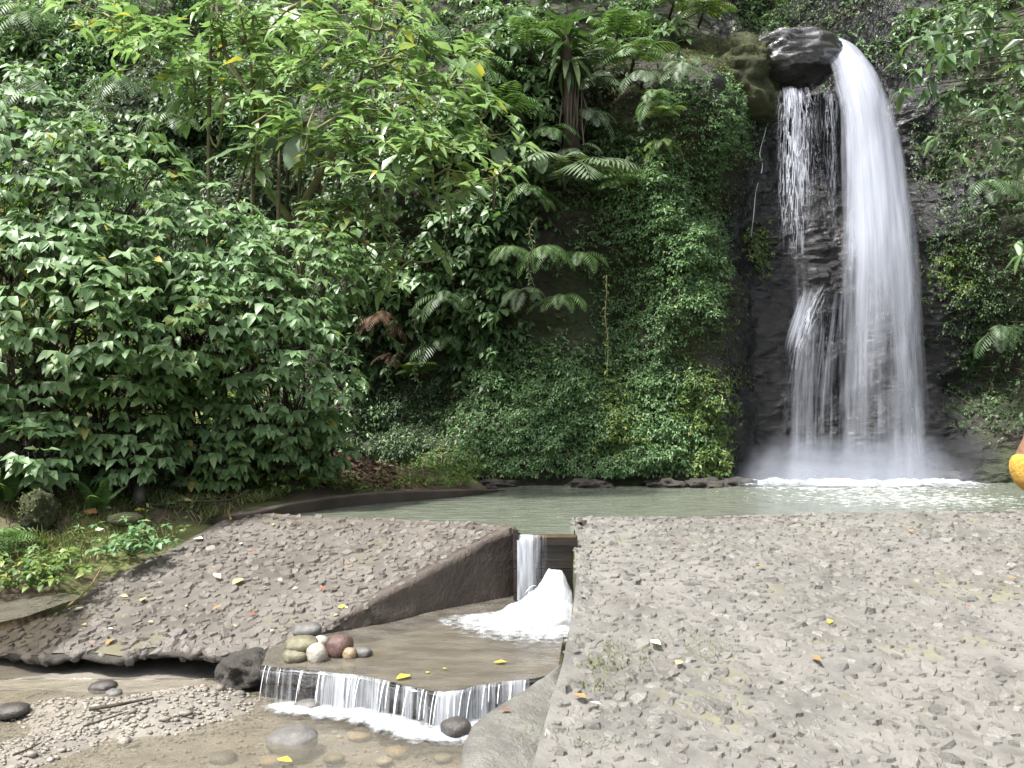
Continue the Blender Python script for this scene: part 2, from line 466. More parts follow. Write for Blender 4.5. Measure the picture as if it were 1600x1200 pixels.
def clear_water(name, tint, body, amount, scale, strength, turb=1.0):
    """shallow running water: the bed shows through, the surface mirrors the sky, a little silt clouds it"""
    g = N(name)
    co = g.coord('Object')
    w = g.noise(g.mapping(co, (turb, 1.6, 1)), scale, 5, 0.6)
    b = g.node('Bump'); b.inputs['Strength'].default_value = strength; b.inputs['Distance'].default_value = 0.03
    g.link(w, b.inputs['Height'])
    tr = g.node('BsdfTransparent'); tr.inputs['Color'].default_value = (*tint, 1)
    di = g.node('BsdfDiffuse'); di.inputs['Color'].default_value = (*body, 1)
    gl = g.node('BsdfGlossy'); gl.inputs['Roughness'].default_value = 0.06
    fr = g.node('Fresnel'); fr.inputs['IOR'].default_value = 1.33
    for n in (gl, fr): g.link(b.outputs[0], n.inputs['Normal'])
    m1 = g.node('MixShader'); g.link(g.rng(w, 0.3, 0.7, amount * 0.6, amount * 1.3), m1.inputs[0])
    g.link(tr.outputs[0], m1.inputs[1]); g.link(di.outputs[0], m1.inputs[2])
    m2 = g.node('MixShader'); g.link(fr.outputs[0], m2.inputs[0])
    g.link(m1.outputs[0], m2.inputs[1]); g.link(gl.outputs[0], m2.inputs[2])
    g.link(m2.outputs[0], g.out.inputs['Surface'])
    return g.m
M['channel_water'] = clear_water('channel_water', (0.78, 0.74, 0.66), (0.20, 0.185, 0.155), 0.5, 4.0, 0.5)
M['stream_water'] = clear_water('stream_water', (0.88, 0.85, 0.78), (0.30, 0.275, 0.225), 0.28, 5.0, 0.8)

def foam_sheet(name, su, sv, lo, hi, col=(0.56, 0.59, 0.68), seed=0.0):
    """falling water: opacity follows streaks along the fall and how much water runs there ('dens')"""
    g = N(name)
    uv = g.coord('UV')
    mp = g.node('Mapping'); mp.inputs['Scale'].default_value = (su, sv, 1); mp.inputs['Location'].default_value = (seed, seed * 1.7, seed)
    g.link(uv, mp.inputs['Vector'])
    n1 = g.noise(mp.outputs[0], 1.0, 5, 0.62)
    mp2 = g.node('Mapping'); mp2.inputs['Scale'].default_value = (su * 4.5, sv * 2.2, 1); mp2.inputs['Location'].default_value = (seed * 3, seed, 0)
    g.link(uv, mp2.inputs['Vector'])
    n2 = g.noise(mp2.outputs[0], 1.0, 4, 0.6)
    de = g.node('Attribute', attribute_name='dens').outputs['Fac']
    mp3 = g.node('Mapping'); mp3.inputs['Scale'].default_value = (su * 0.8, sv * 3.2, 1); mp3.inputs['Location'].default_value = (seed, seed * 2, 4)
    g.link(uv, mp3.inputs['Vector'])
    nz = g.node('TexNoise'); nz.inputs['Scale'].default_value = 1.0; nz.inputs['Detail'].default_value = 5; nz.inputs['Distortion'].default_value = 0.7
    g.link(mp3.outputs[0], nz.inputs['Vector'])
    n = g.math('ADD', g.math('MULTIPLY', n1, 0.48), g.math('ADD', g.math('MULTIPLY', n2, 0.30), g.math('MULTIPLY', nz.outputs['Fac'], 0.22)))
    a = g.rng(g.math('ADD', n, de), lo, hi)
    a = g.math('MULTIPLY', a, g.rng(de, 0.02, 0.12))
    di = g.node('BsdfDiffuse'); di.inputs['Color'].default_value = (*col, 1)
    tl = g.node('BsdfTranslucent'); tl.inputs['Color'].default_value = (*col, 1)
    m0 = g.node('MixShader'); m0.inputs[0].default_value = 0.35
    g.link(di.outputs[0], m0.inputs[1]); g.link(tl.outputs[0], m0.inputs[2])
    tr = g.node('BsdfTransparent')
    mx = g.node('MixShader'); g.link(a, mx.inputs[0])
    g.link(tr.outputs[0], mx.inputs[1]); g.link(m0.outputs[0], mx.inputs[2])
    g.link(mx.outputs[0], g.out.inputs['Surface'])
    return g.m
M['fall_a'] = foam_sheet('fall_water', 3.4, 0.22, 0.74, 1.34, seed=1.3)
M['gush'] = foam_sheet('gush_water', 7.0, 2.2, 0.66, 1.05, seed=5.5, col=(0.54, 0.56, 0.60))
M['fall_b'] = foam_sheet('fall_water_inner', 5.5, 0.30, 0.80, 1.22, seed=7.7)
M['fall_c'] = foam_sheet('veil_water', 5.5, 0.7, 0.80, 1.12, seed=14.1)
M['mist'] = foam_sheet('mist', 1.3, 1.1, 0.55, 1.75, seed=3.3)
M['cascade'] = foam_sheet('cascade_water', 24.0, 1.2, 0.74, 1.04, seed=4.0, col=(0.55, 0.575, 0.61))
M['weir_water'] = foam_sheet('weir_water', 24.0, 0.9, 0.78, 1.12, seed=9.0, col=(0.53, 0.555, 0.60))
def lace(name, su, sv, lo, hi, seed, col=(0.62, 0.65, 0.74)):
    """thin water clinging to rock: a net of filaments"""
    g = N(name); uv = g.coord('UV')
    acc = None
    for k, (a, b, dist) in enumerate(((su, sv, 1.6), (su * 2.1, sv * 1.5, 1.1))):
        mp = g.node('Mapping'); mp.inputs['Scale'].default_value = (a, b, 1); mp.inputs['Location'].default_value = (seed + k * 5, seed, k)
        g.link(uv, mp.inputs['Vector'])
        nz = g.node('TexNoise'); nz.inputs['Scale'].default_value = 1.0; nz.inputs['Detail'].default_value = 3; nz.inputs['Distortion'].default_value = dist
        g.link(mp.outputs[0], nz.inputs['Vector'])
        r = g.math('SUBTRACT', 1.0, g.math('MULTIPLY', g.math('ABSOLUTE', g.math('SUBTRACT', nz.outputs['Fac'], 0.5)), 9.0))
        acc = r if acc is None else g.math('MAXIMUM', acc, r)
    de = g.node('Attribute', attribute_name='dens').outputs['Fac']
    al = g.math('MULTIPLY', g.rng(g.math('ADD', acc, de), lo, hi), g.rng(de, 0.02, 0.2))
    di = g.node('BsdfDiffuse'); di.inputs['Color'].default_value = (*col, 1)
    tr = g.node('BsdfTransparent'); mx = g.node('MixShader')
    g.link(al, mx.inputs[0]); g.link(tr.outputs[0], mx.inputs[1]); g.link(di.outputs[0], mx.inputs[2])
    g.link(mx.outputs[0], g.out.inputs['Surface'])
    return g.m
M['lace'] = lace('rock_rivulets', 5.5, 0.8, 1.16, 1.9, 2.0)
g = N('foam')
n = g.noise(g.coord('Object'), 22.0, 5, 0.7)
g.link(g.ramp(n, [(0.3, (0.32, 0.345, 0.38)), (0.62, (0.60, 0.63, 0.65))]), g.p.inputs['Base Color'])
g.p.inputs['Roughness'].default_value = 0.6
g.p.inputs['Subsurface Weight'].default_value = 0.0
g.bump(n, 0.9, 0.03)
de = g.node('Attribute', attribute_name='dens').outputs['Fac']
n2 = g.noise(g.coord('Object'), 13.0, 6, 0.75)
al = g.rng(g.math('ADD', n2, de), 0.72, 1.08)
g.link(al, g.p.inputs['Alpha'])
M['foam'] = g.m

g = N('weir_timber')
v = g.mapping(g.coord('Object'), (1, 8, 12))
n = g.noise(v, 3.0, 6, 0.6)
g.link(g.ramp(n, [(0.3, (0.008, 0.007, 0.006)), (0.7, (0.028, 0.020, 0.015))]), g.p.inputs['Base Color'])
g.p.inputs['Roughness'].default_value = 0.3
g.bump(n, 0.5, 0.01)
M['timber'] = g.m
M['algae'] = rocky('algae_film', [(0.3, (0.09, 0.05, 0.03)), (0.7, (0.17, 0.10, 0.055))], scale=6, rough=0.4)
def cloth(name, c):
    g = N(name)
    n = g.noise(g.coord('Object'), 60.0, 3)
    g.link(g.mix(g.rng(n, 0.3, 0.7, 0, 0.2), c, tuple(v * 0.7 for v in c)), g.p.inputs['Base Color'])
    g.p.inputs['Roughness'].default_value = 0.85
    g.bump(g.noise(g.coord('Object'), 11.0, 5, 0.65), 1.0, 0.04)
    return g.m
M['orange_cloth'] = cloth('orange_fabric', (0.52, 0.30, 0.05))
M['white_cloth'] = cloth('white_fabric', (0.80, 0.80, 0.80))
M['skin'] = cloth('skin', (0.22, 0.115, 0.07))
M['hair'] = cloth('hair', (0.015, 0.012, 0.01))

# ------------------------------------------------------------------ setting: heights
def sgauss(x, c, w): return np.exp(-((x - c) / w) ** 2)

FX = [-24, -16, -10, -6, -3, -0.6, 1.9, 3.2, 4.0, 7.0, 8.3, 10, 12, 14, 17]
FY = [9, 13.5, 15.2, 14.8, 13.9, 13.1, 13.6, 13.75, 14.45, 14.5, 14.0, 12.4, 9.0, 3.5, -4]
def cliff_y(x, z, detail=True):
    x = np.asarray(x, float); z = np.asarray(z, float)
    foot = np.interp(x, FX, FY)
    lean = 0.10 + 0.12 * sstep(-1.5, -4, x)
    zz = np.maximum(z, 0)
    y = foot + lean * np.minimum(zz, 6.6) + 0.55 * np.maximum(zz - 6.6, 0)
    gap = sstep(4.35, 5.0, x) * sstep(7.3, 6.4, x)
    y = y + 2.6 * gap * sstep(6.75, 7.15, z) + 0.35 * sstep(4.1, 4.5, x) * sstep(5.4, 5.0, x) * sstep(6.3, 6.5, z)
    y = y - 0.75 * sgauss(x, 2.4, 1.2) * sgauss(z, 3.2, 2.8) - 1.0 * sgauss(x, 3.3, 1.0) * sgauss(z, 6.0, 0.95)
    y = y + 0.55 * sgauss(x, 1.6, 0.5) * sgauss(z, 3.0, 1.3)          # bare hollow
    y = y + 1.5 * sgauss(x, -1.4, 1.3) * sgauss(z, 1.9, 1.5)           # undercut behind the kerb
    y = y + 0.7 * sgauss(x, 8.0, 0.9) * sgauss(z, 1.4, 0.7)            # hollow on the far right
    y = y + 0.55 * fbm(x * 0.5, z * 0.5, 1.0, 3, 3)
    if detail:
        w = x + 0.25 * fbm(x * 1.1, z * 1.1, 4.0, 2, 9)
        y = y + 0.20 * fbm(w * 1.4, z * 1.9, 2.0, 4, 11) + 0.10 * np.abs(fbm(w * 2.6, z * 6.0, 5.0, 3, 21))
    return y

def hit(px, py):
    r = ray(px, py); r = r / r[1]
    d = np.arange(8.0, 26.0, 0.04)
    y = cliff_y(r[0] * d, CZ + r[2] * d)
    k = np.argmax(d >= y)
    return np.array([r[0] * d[k], d[k], CZ + r[2] * d[k]])

# ------------------------------------------------------------------ ground, cliff
me = tri_mesh('ground', [(-600, -600, -1.25), (600, -600, -1.25), (600, 600, -1.25), (-600, 600, -1.25)], [(0, 1, 2), (0, 2, 3)], M['ground'])
tag(obj('ground', me), kind='structure', label='forest floor reaching out beyond the gorge', cat='ground')

xs = np.concatenate([np.arange(-24, -6, 0.12), np.arange(-6, 9.4, 0.05), np.arange(9.4, 17.01, 0.12)])
zs = np.concatenate([np.arange(-1.3, 9.2, 0.05), np.arange(9.2, 26, 0.35)])
X, Z = np.meshgrid(xs, zs)
Y = cliff_y(X, Z)
me = tri_mesh('cliff', np.stack([X, Y, Z], -1), grid_tris(len(zs), len(xs)), M['cliff'])
tag(obj('cliff', me), kind='structure', label='dark wet rock cliff overgrown with moss and plants', cat='cliff')

# ------------------------------------------------------------------ stone aprons
def transfinite(top, bottom, left, right, nu, nv):
    """top/bottom run left to right, left/right run top to bottom; all world points"""
    def res(c, n):
        c = np.asarray(c, float)
        d = np.concatenate([[0], np.cumsum(np.linalg.norm(np.diff(c, axis=0), axis=1))])
        t = np.linspace(0, d[-1], n)
        return np.stack([np.interp(t, d, c[:, k]) for k in range(3)], -1)
    T, B, L, Rr = res(top, nu), res(bottom, nu), res(left, nv), res(right, nv)
    u = np.linspace(0, 1, nu)[None, :, None]; v = np.linspace(0, 1, nv)[:, None, None]
    P = (1 - v) * T[None] + v * B[None] + (1 - u) * L[:, None] + u * Rr[:, None]
    P -= (1 - u) * (1 - v) * T[0] + u * (1 - v) * T[-1] + (1 - u) * v * B[0] + u * v * B[-1]
    return P

def stone_template(seed, n=9):
    r = np.random.default_rng(seed)
    a = (np.arange(n) + r.uniform(-0.25, 0.25, n)) / n * 2 * math.pi
    rad = r.uniform(0.75, 1.1, n)
    rad2 = rad * r.uniform(0.55, 0.82, n)
    asp = r.uniform(0.62, 0.95)
    tilt = r.uniform(-0.36, 0.36, 2)
    o = np.stack([np.cos(a) * rad, np.sin(a) * rad * asp, np.full(n, -0.30)], -1)
    t = np.stack([np.cos(a) * rad2, np.sin(a) * rad2 * asp, r.uniform(0.22, 0.36, n)], -1)
    t[:, 2] += t[:, 0] * tilt[0] + t[:, 1] * tilt[1]
    c = np.array([[0, 0, r.uniform(0.3, 0.4)]])
    V = np.concatenate([o, t, c])
    T = []
    for i in range(n):
        j = (i + 1) % n
        T += [(i, j, n + j), (i, n + j, n + i), (n + i, n + j, 2 * n)]
    return V, np.array(T)
STONES = [stone_template(100 + k) for k in range(12)]

def pave(name, top, bottom, left, right, nu, nv, matbase, matstone, size, label, gone=None, seed=1, rise=1.0):
    P = transfinite(top, bottom, left, right, nu, nv)
    P[..., 2] += 0.018 * fbm(P[..., 0] * 1.2, P[..., 1] * 1.2, 0, 3, seed) + 0.010 * fbm(P[..., 0] * 9, P[..., 1] * 9, 0, 3, seed + 5)
    base = tri_mesh(name, P, grid_tris(nv, nu)[:, ::-1], matbase)
    root = obj(name, base)
    tag(root, label, 'pavement', kind='structure')
    # stones set into it
    area = 0.5 * np.linalg.norm(np.cross(P[-1, -1] - P[0, 0], P[-1, 0] - P[0, -1]))
    rng = np.random.default_rng(seed)
    cand = []
    step = size * 0.90
    lo, hi = P.reshape(-1, 3).min(0), P.reshape(-1, 3).max(0)
    flat = P.reshape(-1, 3)
    # stones in rough courses, following the patch's own directions
    nrow = max(2, int(np.linalg.norm(P[-1, nu // 2] - P[0, nu // 2]) / (step * 0.86)))
    for a in range(nrow):
        v = (a + 0.5) / nrow
        row = P[min(nv - 1, int(v * (nv - 1) + 0.5))]
        ln = np.linalg.norm(np.diff(row, axis=0), axis=1).sum()
        nc = max(2, int(ln / step))
        for b in range(nc):
            u = np.clip((b + 0.5 + 0.5 * (a % 2) + rng.uniform(-0.3, 0.3)) / nc, 0.004, 0.996)
            vv = np.clip(v + rng.uniform(-0.32, 0.32) / nrow, 0.004, 0.996)
            fi, fj = vv * (nv - 1), u * (nu - 1)
            i, j = min(int(fi), nv - 2), min(int(fj), nu - 2)
            p = P[i, j] * (1 - (fi - i)) * (1 - (fj - j)) + P[i + 1, j] * (fi - i) * (1 - (fj - j)) + P[i, j + 1] * (1 - (fi - i)) * (fj - j) + P[i + 1, j + 1] * (fi - i) * (fj - j)
            nrm = norm(np.cross(P[i, j + 1] - P[i, j], P[i, j] - P[i + 1, j]))
            if nrm[2] < 0: nrm = -nrm
            s = size * 0.5 * rng.uniform(0.7, 1.25) * (1.45 if rng.random() < 0.08 else 1)
            if gone is not None and gone(p): continue
            if rng.random() < 0.06 or (seed == 3 and u > 0.982) or (seed == 8 and u < 0.012): continue
            cand.append((p, nrm, s, rng.uniform(0, 6.28), rng.integers(len(STONES)), rise * rng.uniform(0.28, 0.62) * (1.3 if rng.random() < 0.12 else 1)))
    px, py, dep = project([c[0] for c in cand])
    show = np.array([c[2] for c in cand]) / dep
    show[(px < 0) | (px > 1600) | (py > 1200) | (py < 0)] = 0
    order = np.argsort(-show)
    big = set(order[:300].tolist())
    meshes = [tri_mesh('stone', tv, tt, matstone, False) for tv, tt in STONES]
    rest = [Soup() for _ in range(1)]
    for k, (p, nrm, s, ang, t, hgt) in enumerate(cand):
        ax = np.array([math.cos(ang), math.sin(ang), 0]); ax = norm(ax - nrm * np.dot(ax, nrm))
        rot = np.stack([ax, np.cross(nrm, ax), nrm], -1)
        scl = np.array([s, s, s * hgt])
        if k in big:
            o = bpy.data.objects.new('stone', meshes[t]); COL.objects.link(o); o.parent = root
            o.matrix_basis = mat4(p, rot, scl)
        else:
            rest[0].many(STONES[t][0], STONES[t][1], [p], rot[None], scl[None])
    o = obj('small_stones', rest[0].mesh('small_stones', matstone, False), root)
    tag(o, kind='stuff')
    return P, root

PL = plane3(onz(810, 824, 0.03), onz(375, 803, 0.03), onz(500, 986, -0.53))
PR = plane3(onz(893, 815, 0.03), onz(1600, 797, 0.03), onz(830, 1200, -0.62))
def pl_(pts, plane): return [onplane(x, y, plane) for x, y in pts]

L_top = [onz(375, 803, 0.03), onz(470, 806, 0.03), onz(620, 812, 0.03), onz(740, 818, 0.03), onz(806, 823, 0.03)]
L_bot = pl_([(-70, 1004), (0, 1020), (60, 1024), (130, 1018), (190, 1026), (235, 1012), (290, 1014), (330, 1022), (400, 1020), (450, 1003), (500, 986)], PL)
L_left = pl_([(375, 803), (330, 822), (285, 850), (215, 882), (160, 905), (110, 948), (40, 975), (-70, 1004)], PL)
L_right = pl_([(806, 823), (700, 878), (600, 932), (500, 986)], PL)
L_top[0] = L_left[0]; L_top[-1] = L_right[0]
PLV, apron_l = pave('pavement_left', L_top, L_bot, L_left, L_right, 90, 70, M['mortar_wet'], M['stone_damp'], 0.105, 'muddy sloping apron of small stones beside the dark channel wall', seed=3, rise=1.75)

R_top = [onz(x, y, 0.03) for x, y in ((893, 815), (905, 809), (1000, 808), (1150, 806), (1300, 803), (1450, 800), (1600, 797), (1800, 792))]
R_left = pl_([(893, 815), (897, 850), (901, 900), (897, 940), (889, 990), (878, 1040), (862, 1090), (845, 1150), (830, 1200), (800, 1330)], PR)
R_bot = [R_left[-1] + np.array([t, 0, 0]) for t in (0, 1.0, 2.0, 3.5, 5.0)]
R_bot = [np.array([p[0], p[1], PR[0](p[0], p[1])]) for p in R_bot]
R_right = [R_top[-1] * (1 - t) + R_bot[-1] * t for t in np.linspace(0, 1, 5)]
R_right = [np.array([p[0], p[1], PR[0](p[0], p[1])]) for p in R_right]
R_top[-1] = R_right[0]; R_top[0] = R_left[0]
holes = [onplane(960, 945, PR), onplane(952, 1050, PR)]
def gone(p): return any(np.linalg.norm((p - h)[:2]) < 0.09 for h in holes)
PRV, apron_r = pave('pavement_right', R_top, R_bot, R_left, R_right, 130, 110, M['mortar'], M['stone'], 0.115, 'broad pale sloping apron of cobbles beside the channel', gone=gone, seed=8, rise=1.4)

def wall_strip(top, zbot, inset, thick, nrow=8, amp=0.012, seed=0):
    """solid wall hanging from a top line: front face down to zbot, top lip of given thickness"""
    top = np.asarray(top, float)
    d = np.concatenate([[0], np.cumsum(np.linalg.norm(np.diff(top, axis=0), axis=1))])
    n = max(4, int(d[-1] / 0.05))
    t = np.linspace(0, d[-1], n)
    c = np.stack([np.interp(t, d, top[:, k]) for k in range(3)], -1)
    tan = norm(np.gradient(c, axis=0)); nr = np.stack([tan[:, 1], -tan[:, 0], np.zeros(n)], -1); nr = norm(nr)
    rows = [c - nr * thick + np.array([0, 0, -0.002]), c + np.array([0, 0, -0.002])]
    for k in range(1, nrow + 1):
        f = k / nrow
        p = c.copy(); p[:, 2] = c[:, 2] * (1 - f) + zbot * f
        p += nr * (inset * f + amp * fbm(p[:, 0] * 5, p[:, 1] * 5, p[:, 2] * 9, 3, seed)[:, None])
        rows.append(p)
    back = rows[-1] - nr * (thick + inset); rows.append(back)
    V = np.stack(rows, 0)
    T = grid_tris(len(rows), n)
    # close back
    i = np.arange(len(rows) * n).reshape(len(rows), n)
    a, b = i[-1], i[0]
    T = np.concatenate([T, np.stack([a[:-1], a[1:], b[1:]], 1), np.stack([a[:-1], b[1:], b[:-1]], 1)])
    return V.reshape(-1, 3), T

lift = np.array([0, 0, 0.012])
V, T = wall_strip([np.array(p) + lift for p in L_right[::-1]], -0.85, 0.05, 0.12, 14, 0.015, 5)
tag(obj('channel_wall', tri_mesh('channel_wall', V, T, M['concrete'])), 'dark muddy concrete wall sloping down beside the weir channel', 'wall', kind='thing')
V, T = wall_strip([np.array(p) + np.array([-0.004, 0, -0.012]) for p in R_left], -0.95, 0.02, 0.03, 12, 0.02, 6)
tag(obj('channel_wall', tri_mesh('channel_wall', V, T, M['mossy_wall'])), 'green mossy side wall under the edge of the right-hand cobble apron', 'wall', kind='thing')
# crest faces towards the pool
for line in (L_top[::-1], R_top[::-1]):
    V, T = wall_strip([np.array(p) + np.array([0, 0.01, -0.004]) for p in line], -0.7, 0.02, 0.1, 6, 0.012, 7)
    o = obj('crest_face', tri_mesh('crest_face', V, T, M['concrete']), apron_l if line[0][0] < 0.3 else apron_r)
# broken front edge of the left apron: ragged slab face, then an undercut hollow
d = np.concatenate([[0], np.cumsum(np.linalg.norm(np.diff(np.array(L_bot), axis=0), axis=1))])
t = np.linspace(0, d[-1], 160)
LB = np.stack([np.interp(t, d, np.array(L_bot)[:, k]) for k in range(3)], -1)
rag = 0.05 * fbm(t * 3.0, t * 0, 0, 4, 12, 0.6)
thick = 0.055 + 0.045 * fbm(t * 2.6, t * 0, 3, 4, 14, 0.6)
rows = []
for f, out in ((-0.15, -0.06), (0.0, 0.0), (0.25, 0.025), (0.5, 0.035), (0.75, 0.03), (1.0, 0.0), (1.05, -0.10), (1.0, -0.30), (0.9, -0.55)):
    p = LB.copy()
    p[:, 1] -= out + (rag + 0.02 * fbm(t * 14, t * 0 + f * 3, 5, 3, 15)) * (0.2 < f) * (out > -0.2)
    p[:, 2] -= thick * max(f, 0) + 0.004 + (0.012 * fbm(t * 12, t * 0 + f * 4, 7, 3, 16) if 0.2 < f else 0)
    rows.append(p)
back = rows[-1].copy(); back[:, 2] = -0.95; back[:, 1] -= 0.05; rows.append(back)
obj('broken_edge', tri_mesh('broken_edge', np.stack(rows, 0), grid_tris(len(rows), 160), M['shaded_mud']), apron_l)
rng = np.random.default_rng(31)
edge_m = [tri_mesh('edge_stone', t_[0], t_[1], M['stone_damp'], True) for t_ in STONES[:6]]
for k in range(20):
    i = rng.integers(4, 130)
    s = rng.uniform(0.03, 0.065)
    p = LB[i] + np.array([0, -rag[i] - rng.uniform(0.0, 0.02), -thick[i] * rng.uniform(0.1, 0.55)])
    o = bpy.data.objects.new('edge_stone', edge_m[k % 6]); COL.objects.link(o); o.parent = apron_l
    o.matrix_basis = Matrix.Translation(Vector(p.tolist())) @ Matrix.Rotation(rng.uniform(0, 6.28), 4, 'Y') @ Matrix.Rotation(R(90) + rng.normal() * 0.3, 4, 'X') @ Matrix.Diagonal((s * 1.3, s, s * 1.2, 1))

# ------------------------------------------------------------------ left bank
BANK = np.array([(-2.9, 9.0, 0.02), (-2.6, 9.6, 0.10), (-1.9, 10.6, 0.16), (-0.8, 12.4, 0.08), (-1.6, 11.6, 0.12), (-2.6, 12.4, 0.50), (-1.6, 13.2, 0.30), (-0.4, 13.4, 0.10), (-3.2, 8.2, -0.10), (-3.5, 7.6, -0.22), (-3.8, 7.0, -0.36), (-4.3, 6.7, -0.36),
                 (-3.4, 9.4, 0.14), (-4.2, 8.4, 0.08), (-4.0, 7.8, -0.06), (-4.6, 7.3, -0.16), (-5.2, 7.6, 0.05), (-4.4, 9.6, 0.35), (-3.6, 10.6, 0.40), (-5.2, 8.8, 0.45), (-6.2, 8.8, 1.0), (-7.5, 9.0, 1.9),
                 (-5.2, 10.6, 1.0), (-6.8, 10.6, 2.0), (-4.0, 12.4, 1.1), (-5.5, 13, 2.2), (-9, 11, 3.4), (-11, 9, 4.2), (-8, 13.5, 4.0), (-12, 13, 6.0), (-14, 9, 6.0), (-7, 7, 0.9), (-9.5, 6.5, 2.4), (-5.6, 6.4, -0.2), (-14, 5, 5.0), (-6.4, 5.2, -0.3), (-9.5, 4.5, 1.6)])
def bank_z(x, y, detail=True):
    x = np.asarray(x, float); y = np.asarray(y, float)
    d2 = (x[..., None] - BANK[:, 0]) ** 2 + (y[..., None] - BANK[:, 1]) ** 2 + 0.02
    w = 1 / d2 ** 1.6
    z = (w * BANK[:, 2]).sum(-1) / w.sum(-1)
    if detail:
        z = z + 0.07 * fbm(x * 1.3, y * 1.3, 0, 4, 41) + 0.03 * fbm(x * 5, y * 5, 0, 3, 43)
    return z
kerb_top = curve_pts([onz(352, 812, -0.06), onz(385, 800, 0.05), onz(455, 784, 0.11), onz(560, 771, 0.12), onz(650, 766.5, 0.11), onz(735, 765.0, 0.06), onz(780, 765.5, -0.02), onz(810, 766, -0.10)], 70)
# the bank is a patch between the kerb/apron edge on the right and the far left hillside
edge_line = np.array([kerb_top[-1] + (0.3, 0.9, 0), kerb_top[-1] + (0.0, 0.08, 0)] + [p + np.array([-0.06, 0.05, 0]) for p in kerb_top[::-1][1:]] + [np.array(p) + (0.05, 0.02, 0) for p in L_left[1:]] + [np.array([-4.4, 5.5, -0.8]), np.array([-4.4, 3.5, -0.9])])
d = np.concatenate([[0], np.cumsum(np.linalg.norm(np.diff(edge_line[:, :2], axis=0), axis=1))])
t = np.linspace(0, d[-1], 200)
EL = np.stack([np.interp(t, d, edge_line[:, k]) for k in range(3)], -1)
rows = []
far = np.stack([np.interp(t, [0, d[-1]], [-4.0, -16]), np.interp(t, [0, d[-1] * 0.6, d[-1]], [16, 16, 3.0]), np.zeros(200)], -1)
for k, f in enumerate(np.linspace(0, 1, 120) ** 1.5):
    p = EL * (1 - f) + far * f
    w = min(1, f * 14)
    p[:, 2] = (EL[:, 2] - 0.06) * (1 - w) + bank_z(p[:, 0], p[:, 1]) * w
    rows.append(p)
V = np.stack(rows, 0)
tag(obj('bank', tri_mesh('bank', V, grid_tris(len(rows), 200), M['bank'])), 'earthy mossy bank rising on the left of the stone apron', 'bank', kind='structure')
V, T = wall_strip(kerb_top[::-1], -0.6, 0.02, -0.01, 8, 0.012, 15)
def solid_kerb(line, w, zb):
    line = np.asarray(line); n = len(line)
    tan = norm(np.gradient(line, axis=0)); nr = norm(np.stack([tan[:, 1], -tan[:, 0], np.zeros(n)], -1))
    rows = []
    for off, dz in ((0.0, None), (0.0, -0.015), (0.015, 0.0), (0.5 * w, 0.008), (w - 0.02, 0.0), (w, -0.02), (w, None)):
        p = line - nr * off
        p = p + nr * 0.0
        if dz is None: p = p.copy(); p[:, 2] = zb
        else: p[:, 2] = p[:, 2] + dz + 0.008 * fbm(p[:, 0] * 4, p[:, 1] * 4, off * 9, 3, 3)
        rows.append(p)
    return np.stack(rows, 0).reshape(-1, 3), grid_tris(len(rows), n)
V, T = solid_kerb(kerb_top, -0.16, -0.6)
tag(obj('pool_kerb', tri_mesh('pool_kerb', V, T, M['kerb'])), 'low curved brown concrete kerb along the far left rim of the pool', 'kerb', kind='thing')

# ------------------------------------------------------------------ stream bed, water
gx = np.linspace(-7.5, 1.2, 175); gy = np.linspace(1.5, 7.9, 130)
X, Y = np.meshgrid(gx, gy)
bars = [(onz(270, 1110, -0.70), 0.62, 0.34, 0.075), (onz(330, 1075, -0.68), 0.36, 0.26, 0.085), (onz(30, 1170, -0.70), 0.6, 0.40, 0.07), (onz(120, 1110, -0.72), 0.5, 0.3, 0.06), (onz(60, 1100, -0.72), 0.35, 0.15, 0.03)]
def bed_z(x, y):
    z = -0.84 + 0.03 * fbm(x * 1.5, y * 1.5, 0, 4, 51) + 0.012 * fbm(x * 7, y * 7, 0, 3, 52)
    for c, a, b, h in bars:
        z = z + (h + 0.035) * np.exp(-((x - c[0]) / a) ** 2 - ((y - c[1]) / b) ** 2)
    return z
Zb = bed_z(X, Y)
tag(obj('streambed', tri_mesh('streambed', np.stack([X, Y, Zb], -1), grid_tris(130, 175), M['bed'])), 'pebbly bed of the shallow lower stream', 'streambed', kind='structure')

lip_px = [(408, 1040), (440, 1042), (480, 1047), (520, 1050), (560, 1054), (600, 1062), (640, 1073), (680, 1078), (715, 1078), (760, 1069), (800, 1063), (832, 1060), (870, 1052)]
LIP = curve_pts([onz(x, y, -0.55) for x, y in lip_px], 120)
LIP[:, 1] += 0.035 * fbm(LIP[:, 0] * 5, LIP[:, 0] * 0, 0, 3, 19)
LIP[:, 2] += 0.010 * fbm(LIP[:, 0] * 7, LIP[:, 0] * 0, 3, 3, 23)
# channel floor and its water
def patch(front, back, n, m, z=None):
    f = np.asarray(front); b = np.asarray(back)
    def res(c):
        d = np.concatenate([[0], np.cumsum(np.linalg.norm(np.diff(c, axis=0), axis=1))])
        t = np.linspace(0, d[-1], n)
        return np.stack([np.interp(t, d, c[:, k]) for k in range(3)], -1)
    f, b = res(f), res(b)
    s = np.linspace(0, 1, m)[:, None, None]
    P = f[None] * (1 - s) + b[None] * s
    if z is not None: P[..., 2] = z
    return P
back_line = [onz(420, 1010, -0.55), onz(500, 992, -0.55), onz(600, 975, -0.55), onz(700, 950, -0.55), onz(806, 926, -0.55), onz(892, 926, -0.55)]
P = patch(LIP - np.array([0, 0.02, 0]), back_line, 70, 50, -0.66)
P[..., 2] += 0.02 * fbm(P[..., 0] * 3, P[..., 1] * 3, 0, 3, 61); P[0, :, 2] = -0.565; P[1, :, 2] = -0.58
tag(obj('channel_bed', tri_mesh('channel_bed', P, grid_tris(50, 70), M['dark_bed'])), 'silty floor of the channel between weir and lower cascade', 'channel bed', kind='structure')
